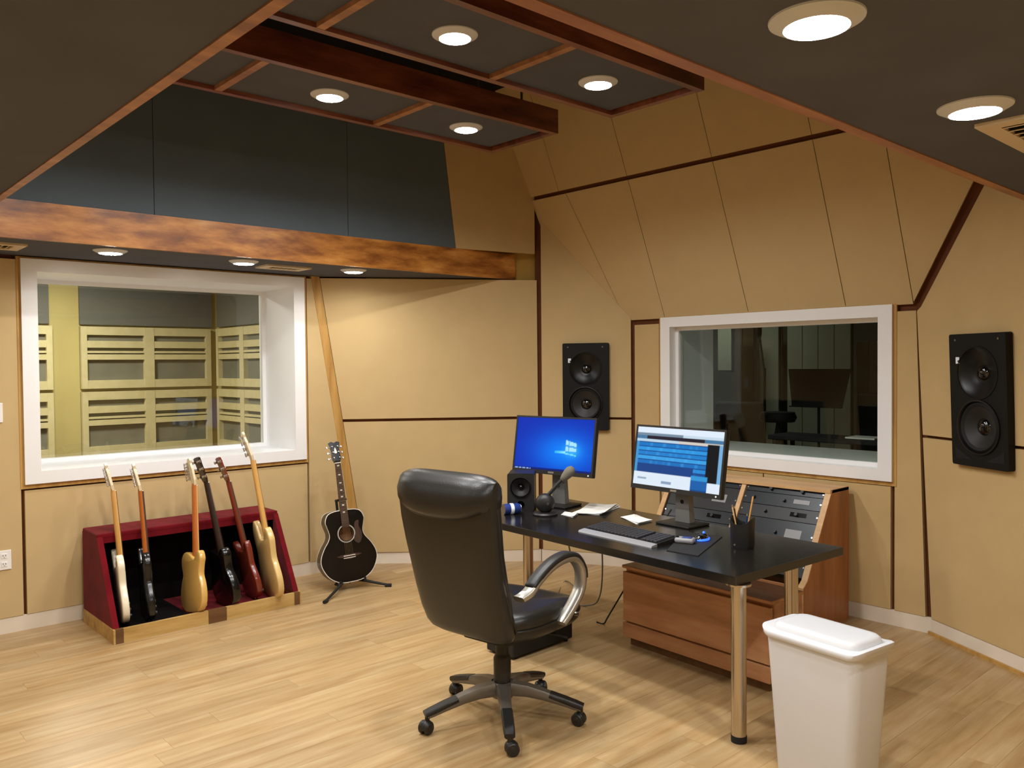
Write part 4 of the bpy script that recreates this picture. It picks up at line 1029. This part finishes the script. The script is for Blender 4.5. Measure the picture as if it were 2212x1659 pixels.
# headrest roll wrapped over the top and down the rear
R = []
NX = 22
for i in range(NX+1):
    u_ = -1+2*i/NX; e = (1-abs(u_)**5)
    xx = u_*.280; low = 1.000+.055*(abs(u_)**2.2)
    prof_ = [(-.030, low+.008), (-.072, low), (-.100, low+.03), (-.106, low+.075), (-.092, 1.145), (-.060, 1.185), (-.010, 1.203), (.045, 1.192), (.085, 1.165), (.098, 1.11), (.085, 1.06), (.045, 1.045)]
    cz = 1.10
    R.append([(xx, byc(1.08)+.012+(q[0]-.0)*(.35+.65*e), cz+(q[1]-cz)*(.72+.28*e)) for q in prof_])
MB().rings(R).build('headrest', 'leather', t, 60)
# arms
for s_ in (1, -1):
    X_ = s_*.292
    P = smoothpts([(X_-s_*.02, -.205, .655), (X_, -.165, .678), (X_, -.10, .722), (X_, .0, .765), (X_, .10, .778), (X_, .175, .760), (X_, .222, .700), (X_, .218, .625), (X_, .175, .57), (X_-s_*.008, .115, .510), (X_-s_*.016, .085, .482)], 5, False)
    n_ = len(P)
    arm = MB().strip(P, (1, 0, 0), [.030]*n_, [.016]*n_).build('armrest', 'silver', t, 50)
    Q = smoothpts([(X_, -.155, .695), (X_, -.10, .735), (X_, .0, .779), (X_, .10, .793), (X_, .175, .775), (X_, .228, .715), (X_, .236, .66)], 5, False)
    MB().strip(Q, (1, 0, 0), [.022]+[.030]*(len(Q)-2)+[.018], [.008]+[.014]*(len(Q)-2)+[.006]).build('arm_pad', 'black_plastic', arm, 50)
    MB().cyl((X_-s_*.04, .20, .500), (X_+s_*.012, .20, .500), .010, n=12).build('bolt', 'nickel', arm)

# ================================================================== GUITAR RACK
t = thing('guitar_rack', 'open maroon velvet guitar rack on a pale pine base', 'guitar rack', (-5.57, 2.17, 0))
ry, xb, xf = .605, -.33, .30
for s_ in (-1, 1):
    MB().b2((xb, s_*ry-.012, 0), (xf, s_*ry+.012, .085)).build('base_side_rail', 'pine', t)
MB().b2((xf-.024, -ry+.012, 0), (xf, ry-.012, .085)).build('base_front_rail', 'pine', t)
for yy, wd_ in ((-ry+.022, .045), (.02, .12), (ry-.02, .04)): MB().b2((xf-.027, yy-wd_/2, .0), (xf+.003, yy+wd_/2, .086)).build('corner_block', 'pine_dark', t)
MB().b2((xb, -ry+.012, .03), (xf-.024, ry-.012, .05)).build('rack_floor', 'velvet', t)
for s_ in (-1, 1):
    MB().ext([(xb, s_*(ry+.006), .085), (xf-.03, s_*(ry+.006), .085), (-.02, s_*(ry+.006), .595), (xb, s_*(ry+.006), .595)], (0, -s_*.035, 0)).build('side_panel', 'velvet', t)
MB().rbox(((xb-.02)/2, 0, .60), (-.02-xb, 2*ry+.01, .03), .008, 2).build('top_panel', 'velvet', t)
MB().b2((xb, -ry+.03, .05), (xb+.02, ry-.03, .59)).build('back_panel', 'black_velvet', t)
MB().b2((-.045, -ry+.03, .553), (-.022, ry-.03, .588)).build('neck_rail', 'velvet', t)
for s_ in (-1, 1): MB().b2((xb+.02, s_*(ry-.029)-.003, .052), (-.03, s_*(ry-.029)+.003, .585)).build('side_lining', 'black_velvet', t)
MB().b2((xb+.02, -ry+.035, .0505), (xf-.03, -.12, .058)).build('floor_lining', 'black_velvet', t)

# ---- electric guitars
OUT = {
 'double': [(0, 0), (.10, .010), (.152, .055), (.163, .125), (.142, .195), (.125, .245), (.138, .310), (.146, .360), (.118, .412), (.088, .420), (.062, .385), (.036, .352), (-.030, .352), (-.055, .398), (-.082, .452), (-.118, .456), (-.148, .400), (-.146, .330), (-.130, .262), (-.146, .190), (-.166, .120), (-.154, .055), (-.10, .010)],
 'single': [(0, 0), (.10, .008), (.150, .050), (.162, .120), (.145, .190), (.122, .240), (.132, .300), (.146, .345), (.120, .392), (.082, .382), (.056, .345), (.034, .345), (-.030, .380), (-.09, .388), (-.135, .355), (-.140, .300), (-.122, .240), (-.145, .190), (-.163, .120), (-.150, .050), (-.10, .008)],
 'carved': [(0, 0), (.09, .008), (.145, .045), (.165, .115), (.148, .185), (.118, .240), (.126, .300), (.138, .345), (.110, .385), (.075, .372), (.050, .345), (.033, .350), (-.030, .365), (-.08, .385), (-.128, .352), (-.136, .300), (-.116, .240), (-.148, .185), (-.165, .115), (-.145, .045), (-.09, .008)],
 'horned': [(0, 0), (.09, .010), (.140, .055), (.155, .125), (.135, .195), (.118, .240), (.130, .300), (.140, .350), (.128, .400), (.095, .388), (.060, .345), (.034, .335), (-.030, .335), (-.058, .345), (-.095, .388), (-.128, .400), (-.140, .350), (-.130, .300), (-.118, .240), (-.135, .195), (-.155, .125), (-.140, .055), (-.09, .010)],
}
def body_rings(pts, th, r):
    c = Vector((0, .2)); n_ = len(pts); R = []
    P = [Vector((q[0], q[1])) for q in pts]
    def off(d):
        out = []
        for i in range(n_):
            e = (P[(i+1) % n_]-P[i-1]).normalized(); nr = Vector((e.y, -e.x))
            if sum((P[j].x*P[(j+1) % n_].y-P[(j+1) % n_].x*P[j].y) for j in range(n_)) < 0: nr = -nr
            out.append(P[i]-nr*d)
        return out
    for d, y in ((r, -th/2), (r*.3, -th/2+r*.3), (0, -th/2+r), (0, th/2-r), (r*.3, th/2-r*.3), (r, th/2)):
        R.append([(q.x, y, q.y) for q in off(d)])
    return R
def guitar(label, kind, bmat, nmat, fmat, hmat, base, top, yaw, sc=1.0, bass=False, head='six', guard=None, th=.042):
    """local z runs up the neck, the face looks along +y"""
    base, top = Vector(base), Vector(top)
    zax = (top-base).normalized(); xw = Vector((cos(yaw), sin(yaw), 0))
    t = thing('electric_bass' if bass else 'electric_guitar', label, 'guitar', mtx=frame_from(base, xw-zax*xw.dot(zax), zax), group='guitars in the maroon rack')
    L = (top-base).length
    pts = smoothpts([Vector((a*sc, b*sc, 0)) for a, b in OUT[kind]], 3)
    MB().rings(body_rings([(q.x, q.y) for q in pts], th, .008)).build('body', bmat, t, 50)
    zt = .345*sc; hl = .185 if not bass else .21
    zn = L-hl                                   # nut
    nk = []
    for z, w_, d_ in ((zt-.03, .028, .024), (zt+.06, .0275, .021), (zt+(zn-zt)*.5, .0245, .019), (zn-.01, .0215, .018), (zn+.015, .0215, .016)):
        nk.append([(w_*cos(a), .022-d_*max(0, -sin(a))*1.2+.0*max(0, sin(a)), z) for a in [2*pi*i/14 for i in range(14)]])
    MB().rings(nk).build('neck', nmat, t, 60)
    zf = .245*sc
    fb = MB().ext([(-.029, .0225, zf), (.029, .0225, zf), (.0215, .0225, zn), (-.0215, .0225, zn)], (0, .006, 0)).build('fretboard', fmat, t)
    fr = MB(); S0 = zn; Ls = (zn-.085*sc)
    for k in range(1, 21):
        z = zn - Ls*(1-2**(-k/12.0))
        if z > zf: w_ = .0215+(.0075)*(zn-z)/(zn-zf); fr.b2((-w_, .0285, z-.001), (w_, .0295, z+.001))
    fo = fr.build('frets', 'nickel', fb); fo['kind'] = 'stuff'
    MB().b2((-.0215, .0225, zn), (.0215, .031, zn+.004)).build('nut', 'pearl', t)
    # headstock, set back and tipped
    HX = Matrix.Translation((0, .016, zn+.004)) @ Matrix.Rotation(radians(9), 4, 'X')
    if head == 'six':
        hp = [(-.021, 0), (-.024, .035), (-.040, .05), (-.043, hl*.55), (-.036, hl*.86), (-.018, hl*.98), (.006, hl*.99), (.016, hl*.90), (.010, hl*.80), (.022, hl*.62), (.030, .035), (.021, 0)]
    else:
        hp = [(-.021, 0), (-.035, .03), (-.038, hl*.7), (-.042, hl*.95), (-.012, hl*.985), (0, hl*.96), (.012, hl*.985), (.042, hl*.95), (.038, hl*.7), (.035, .03), (.021, 0)]
    MB().ext([(a, -.008, b) for a, b in hp], (0, .015, 0), HX).build('headstock', hmat, t)
    nT = 4 if bass else 6
    for k in range(nT):
        if head == 'six' or bass: sx, zz = -1, .045+(hl*.80-.045)*k/(nT-1)
        else: sx, zz = (-1 if k % 2 else 1), .045+(hl*.82-.045)*(k//2)/2
        xo = .042
        tn = MB().cyl((sx*(xo-.020), .002, zz), (sx*(xo-.020), .014, zz), .0045, n=8, mtx=HX)
        tn.box((sx*(xo-.016), -.014, zz), (.018, .012, .020 if bass else .016), HX)
        tn.cyl((sx*(xo-.01), -.014, zz), (sx*(xo+.018), -.014, zz), .003, n=8, mtx=HX)
        tn.rbox((sx*(xo+.024), -.014, zz), (.012, .008, .02 if not bass else .03), .003, 1, HX)
        tn.build('tuner', 'nickel', t, 40)
    # face hardware
    y = th/2
    if guard: MB().ext([(q.x*.62+.02*sc, y+.0005, .06*sc+(q.y-.0)*.72) for q in smoothpts([Vector((a*sc, b*sc, 0)) for a, b in OUT[kind]], 2)], (0, .0025, 0)).build('pickguard', guard, t)
    for z in ((.135*sc, .185*sc, .225*sc) if kind == 'double' else (.14*sc, .215*sc)): MB().rbox((0, y+.004, z), (.078, .012, .022 if kind in ('double', 'single') else .036), .003, 1).build('pickup', 'black_plastic' if kind != 'double' else 'pearl', t)
    MB().rbox((0, y+.006, .085*sc), (.078, .012, .03), .002, 1).build('bridge', 'nickel', t)
    for k in range(3): MB().lathe([(.011, y), (.0105, y+.012), (.008, y+.014), (.001, y+.014)], 14, Matrix.Translation(((.085+.012*k)*sc, 0, (.115-.035*k)*sc)) @ Matrix.Rotation(radians(-90), 4, 'X')).build('knob', 'nickel' if kind == 'single' else 'black_plastic', t, 40)
    st = MB()
    for k in range(nT):
        u_ = (k/(nT-1)-.5); st.cyl((u_*.052, y+.013, .085*sc), (u_*.034, .0325, zn+.002), .0007 if not bass else .0012, n=4)
    so_ = st.build('strings', 'nickel', t); so_['kind'] = 'stuff'
    # strap button and back plate
    MB().lathe([(.001, -.014), (.007, -.014), (.004, -.008), (.005, 0)], 10).build('strap_button', 'nickel', t, 40)
    return t
FZ = .062
def gpos(pxb, pyb, pxt, pyt, xb_, xt_, lean_len):
    """bottom on the rack floor below (pxb, pyb), head on the sight line of (pxt, pyt)"""
    b_ = atz(pxb, pyb, FZ+.02); b_.z = FZ
    d = ray(pxt, pyt); tX = b_.x-xt_; k = (tX-CAM.x)/d.x
    return b_, CAM+d*k
for (pb, pt, dx, kw) in (
    ((268, 1338), (232, 1000), .20, dict(label='cream white electric guitar in the rack, standing at the end beside the power outlet', kind='double', bmat='g_white', nmat='maple_neck', fmat='maple_neck', hmat='head_white', yaw=radians(-9), guard='white_plastic')),
    ((322, 1332), (292, 1001), .20, dict(label='black electric guitar with an amber neck next to the cream white guitar', kind='double', bmat='g_black', nmat='amber_neck', fmat='rosewood', hmat='head_white', yaw=radians(-9), guard='white_plastic')),
    ((420, 1316), (413, 990), .20, dict(label='butterscotch yellow electric guitar with an amber neck in the middle of the rack', kind='single', bmat='g_butter', nmat='amber_neck', fmat='maple_neck', hmat='head_white', yaw=radians(2), guard='black_plastic')),
    ((496, 1300), (428, 987), .20, dict(label='glossy black electric guitar with a black neck beside the cherry red guitar', kind='carved', bmat='g_black', nmat='dark_neck', fmat='rosewood', hmat='dark_neck', yaw=radians(2), head='three', th=.055)),
    ((551, 1284), (474, 987), .20, dict(label='cherry red electric guitar with a red neck in the rack', kind='horned', bmat='g_red', nmat='red_neck', fmat='rosewood', hmat='red_neck', yaw=radians(-4), head='three', th=.040)),
    ((594, 1283), (529, 932), .19, dict(label='tall cream electric bass with a maple neck at the end of the rack', kind='double', bmat='g_cream', nmat='maple_neck', fmat='maple_neck', hmat='head_white', yaw=radians(-7), sc=1.16, bass=True))):
    b_, t_ = gpos(*pb, *pt, 0, dx, 0)
    guitar(base=b_, top=t_, **kw)

# ================================================================== ACOUSTIC GUITAR AND ITS STAND
AC = [(0, 0), (.09, .008), (.165, .055), (.208, .130), (.212, .195), (.180, .265), (.140, .320), (.128, .365), (.142, .425), (.148, .460), (.128, .505), (.085, .525), (.0, .530)]
AC = AC + [(-a, b) for a, b in reversed(AC[1:-1])]
base = atz(752, 1249, .0); ab = Vector((base.x-.04, base.y+.02, .075))
ab = ony(760, 1250, 3.26); 
ab = Vector((-5.33, 3.235, .062))
d = ray(722, 945); at_ = CAM + d*((-5.52-CAM.x)/d.x)
yaw_n = Vector((.975, -.22, 0))                                      # direction the face looks
zax = (at_-ab).normalized(); yax = (yaw_n-zax*yaw_n.dot(zax)).normalized(); xax = yax.cross(zax)
AX = frame_from(ab, xax, zax)
t = thing('acoustic_guitar', 'black jumbo acoustic guitar with white edge binding on a floor stand', 'guitar', mtx=AX)
pts = smoothpts([Vector((a, b, 0)) for a, b in AC], 4); P2 = [(q.x, q.y) for q in pts]; n_ = len(P2)
dep = .115
HZ, HR = .355, .052
MB().rings([[(a, -dep+.0, b) for a, b in P2], [(a, 0, b) for a, b in P2]], cap=False).build('body_side', 'brown_side', t, 50)
vs_, fs = holed(P2, [circ(0, HZ, HR, 28)], lambda a, b: (a, .001, b))
MB().add(vs_, fs).build('soundboard', 'g_black', t)
MB().add([(a, -dep-.0005, b) for a, b in P2], [list(range(n_))]).build('back_plate', 'brown_side', t)
def bind(y0, y1, k0=1.006):
    mb = MB(); cx_, cz_ = 0, .27
    o_ = [(a*k0, (b-cz_)*k0+cz_) for a, b in P2]; i_ = [(a*.988, (b-cz_)*.990+cz_) for a, b in P2]
    mb.rings([[(a, y0, b) for a, b in o_], [(a, y1, b) for a, b in o_], [(a, y1+.0006, b) for a, b in i_], [(a, y1-.002, b) for a, b in i_]], cap=False)
    return mb.build('binding', 'pearl', t, 50)
bind(-.006, .002); bind(-dep, -dep+.004)
MB().lathe([(.09, -.075), (.001, -.075)], 24, Matrix.Translation((0, 0, HZ)) @ Matrix.Rotation(radians(-90), 4, 'X'), cap=False).build('sound_hole', 'hole_wood', t)
MB().lathe([(HR, .001), (HR, -.006)], 28, Matrix.Translation((0, .0, HZ)) @ Matrix.Rotation(radians(-90), 4, 'X'), cap=False).build('hole_edge', 'hole_wood', t, 50)
for r0 in (HR+.008, HR+.013): MB().lathe([(r0, .0012), (r0, .0022), (r0+.002, .0022), (r0+.002, .0012)], 36, Matrix.Translation((0, 0, HZ)) @ Matrix.Rotation(radians(-90), 4, 'X'), cap=False).build('rosette_ring', 'pearl', t, 50)
pg = [(-a, b) for a, b in [(.052, .30), (.085, .27), (.112, .30), (.118, .35), (.100, .40), (.105, .44), (.075, .43), (.066, .39), (.068, .35)]]
MB().ext([(a, .0012, b) for a, b in [(q.x, q.y) for q in smoothpts([Vector((a, b, 0)) for a, b in pg], 3)]], (0, .0015, 0)).build('pickguard', 'rosewood', t)
bz = .185
MB().ext([(q.x, .001, q.y) for q in smoothpts([Vector((a, b, 0)) for a, b in [(-.095, bz+.008), (-.05, bz-.004), (0, bz-.020), (.05, bz-.004), (.095, bz+.008), (.06, bz+.016), (0, bz+.018), (-.06, bz+.016)]], 3)], (0, .009, 0)).build('bridge', 'rosewood', t)
MB().b2((-.045, .010, bz+.006), (.045, .014, bz+.011)).build('saddle', 'pearl', t)
MB().b2((-.045, .010, bz-.010), (.045, .0125, bz-.006)).build('pin_row', 'pearl', t)
zn = 1.05-.17
MB().rings([[(w_*cos(a), .005-d_*max(0, -sin(a)), z) for a in [2*pi*i/14 for i in range(14)]] for z, w_, d_ in ((.50, .029, .05), (.55, .028, .026), (.72, .0255, .022), (zn+.02, .0225, .019))]).build('neck', 'brown_side', t, 60)
fb = MB().ext([(-.0285, .004, HZ+HR-.004), (.0285, .004, HZ+HR-.004), (.0225, .004, zn), (-.0225, .004, zn)], (0, .006, 0)).build('fretboard', 'rosewood', t)
fr = MB()
for k in range(1, 21):
    z = zn-.645*(1-2**(-k/12.0))
    if z > HZ+HR+.002: w_ = .0225+.006*(zn-z)/.48; fr.b2((-w_, .010, z-.0011), (w_, .0112, z+.0011))
fo = fr.build('frets', 'nickel', fb); fo['kind'] = 'stuff'
for k in (1, 3, 5, 7, 9, 12, 15):
    z = zn-.645*(1-2**(-(k-.5)/12.0)); MB().b2((-.008, .0100, z-.005), (.008, .0106, z+.005)).build('inlay', 'pearl', fb)
MB().b2((-.0225, .004, zn), (.0225, .013, zn+.006)).build('nut', 'pearl', t)
HX = Matrix.Translation((0, -.004, zn+.006)) @ Matrix.Rotation(radians(12), 4, 'X')
MB().ext([(a, -.008, b) for a, b in [(-.0225, 0), (-.034, .03), (-.032, .10), (-.043, .155), (-.020, .163), (0, .152), (.020, .163), (.043, .155), (.032, .10), (.034, .03), (.0225, 0)]], (0, .016, 0), HX).build('headstock', 'g_black', t)
MB().ext([(-.012, .0085, .075), (0, .0085, .068), (.012, .0085, .075), (.006, .0085, .10), (0, .0085, .118), (-.006, .0085, .10)], (0, .0008, 0), HX).build('headstock_inlay', 'pearl', t)
for k in range(6):
    sx = -1 if k % 2 else 1; zz = .035+.044*(k//2)
    tn = MB().cyl((sx*.021, .008, zz), (sx*.021, .020, zz), .0045, n=8, mtx=HX); tn.cyl((sx*.028, -.012, zz), (sx*.048, -.012, zz), .003, n=8, mtx=HX)
    tn.rbox((sx*.055, -.012, zz), (.014, .009, .020), .003, 1, HX); tn.build('tuner', 'nickel', t, 40)
st = MB()
for k in range(6):
    u_ = k/5-.5; st.cyl((u_*.055, .014, bz+.008), (u_*.036, .0135, zn+.003), .0008, n=4)
so_ = st.build('strings', 'nickel', t); so_['kind'] = 'stuff'
MB().lathe([(.001, -.016), (.007, -.016), (.004, -.008), (.005, 0)], 10, Matrix.Translation((0, -dep/2, 0))).build('strap_button', 'nickel', t, 40)

# ---- stand
back = ab - yax*(dep+.05)
hub = Vector((ab.x-yax.x*.10, ab.y-yax.y*.10, .0))
t = thing('guitar_stand', 'black folding tripod stand holding the acoustic guitar', 'guitar stand', tuple(hub))
loc = lambda v: Vector(v)-hub
f1, f2 = atz(702, 1300, .012), atz(842, 1264, .012)
f3 = hub - Vector((yax.x, yax.y, 0)).normalized()*.26 + Vector((0, 0, .012))
for f_ in (f1, f2, f3):
    lg = MB().tube([loc(hub)+Vector((0, 0, .075)), loc(f_).lerp(Vector((0, 0, .07)), .35), loc(f_)], [.011, .010, .009], 10).build('leg', 'black_matte', t, 40)
    d_ = (loc(f_)).normalized()
    MB().tube([loc(f_)-d_*.035, loc(f_)+d_*.012], .0135, 12).build('rubber_foot', 'rubber', lg, 40)
MB().lathe([(.001, .055), (.022, .055), (.024, .10), (.016, .12), (.001, .12)], 16).build('stand_hub', 'black_matte', t, 40)
pole_top = AX @ Vector((0, -dep-.035, .60))
MB().tube([Vector((0, 0, .10)), loc(AX @ Vector((0, -dep-.035, .12))), loc(pole_top)], .010, 10).build('stand_pole', 'black_matte', t, 40)
for s_ in (-1, 1):
    a0 = loc(AX @ Vector((0, -dep-.03, .045))); a1 = loc(AX @ Vector((s_*.09, -dep-.02, -.012))); a2 = loc(AX @ Vector((s_*.095, .012, -.014))); a3 = loc(AX @ Vector((s_*.095, .02, .018)))
    MB().tube([a0, a1, a2, a3], .0085, 10).build('cradle_arm', 'rubber', t, 40)
MB().tube([loc(pole_top), loc(AX @ Vector((.0, -dep+.03, .605))), loc(AX @ Vector((-.04, -.03, .605)))], .009, 10).build('neck_yoke', 'rubber', t, 40)
MB().tube([loc(AX @ Vector((.0, -dep+.03, .605))), loc(AX @ Vector((.04, -.03, .605)))], .009, 10).build('neck_yoke', 'rubber', t, 40)
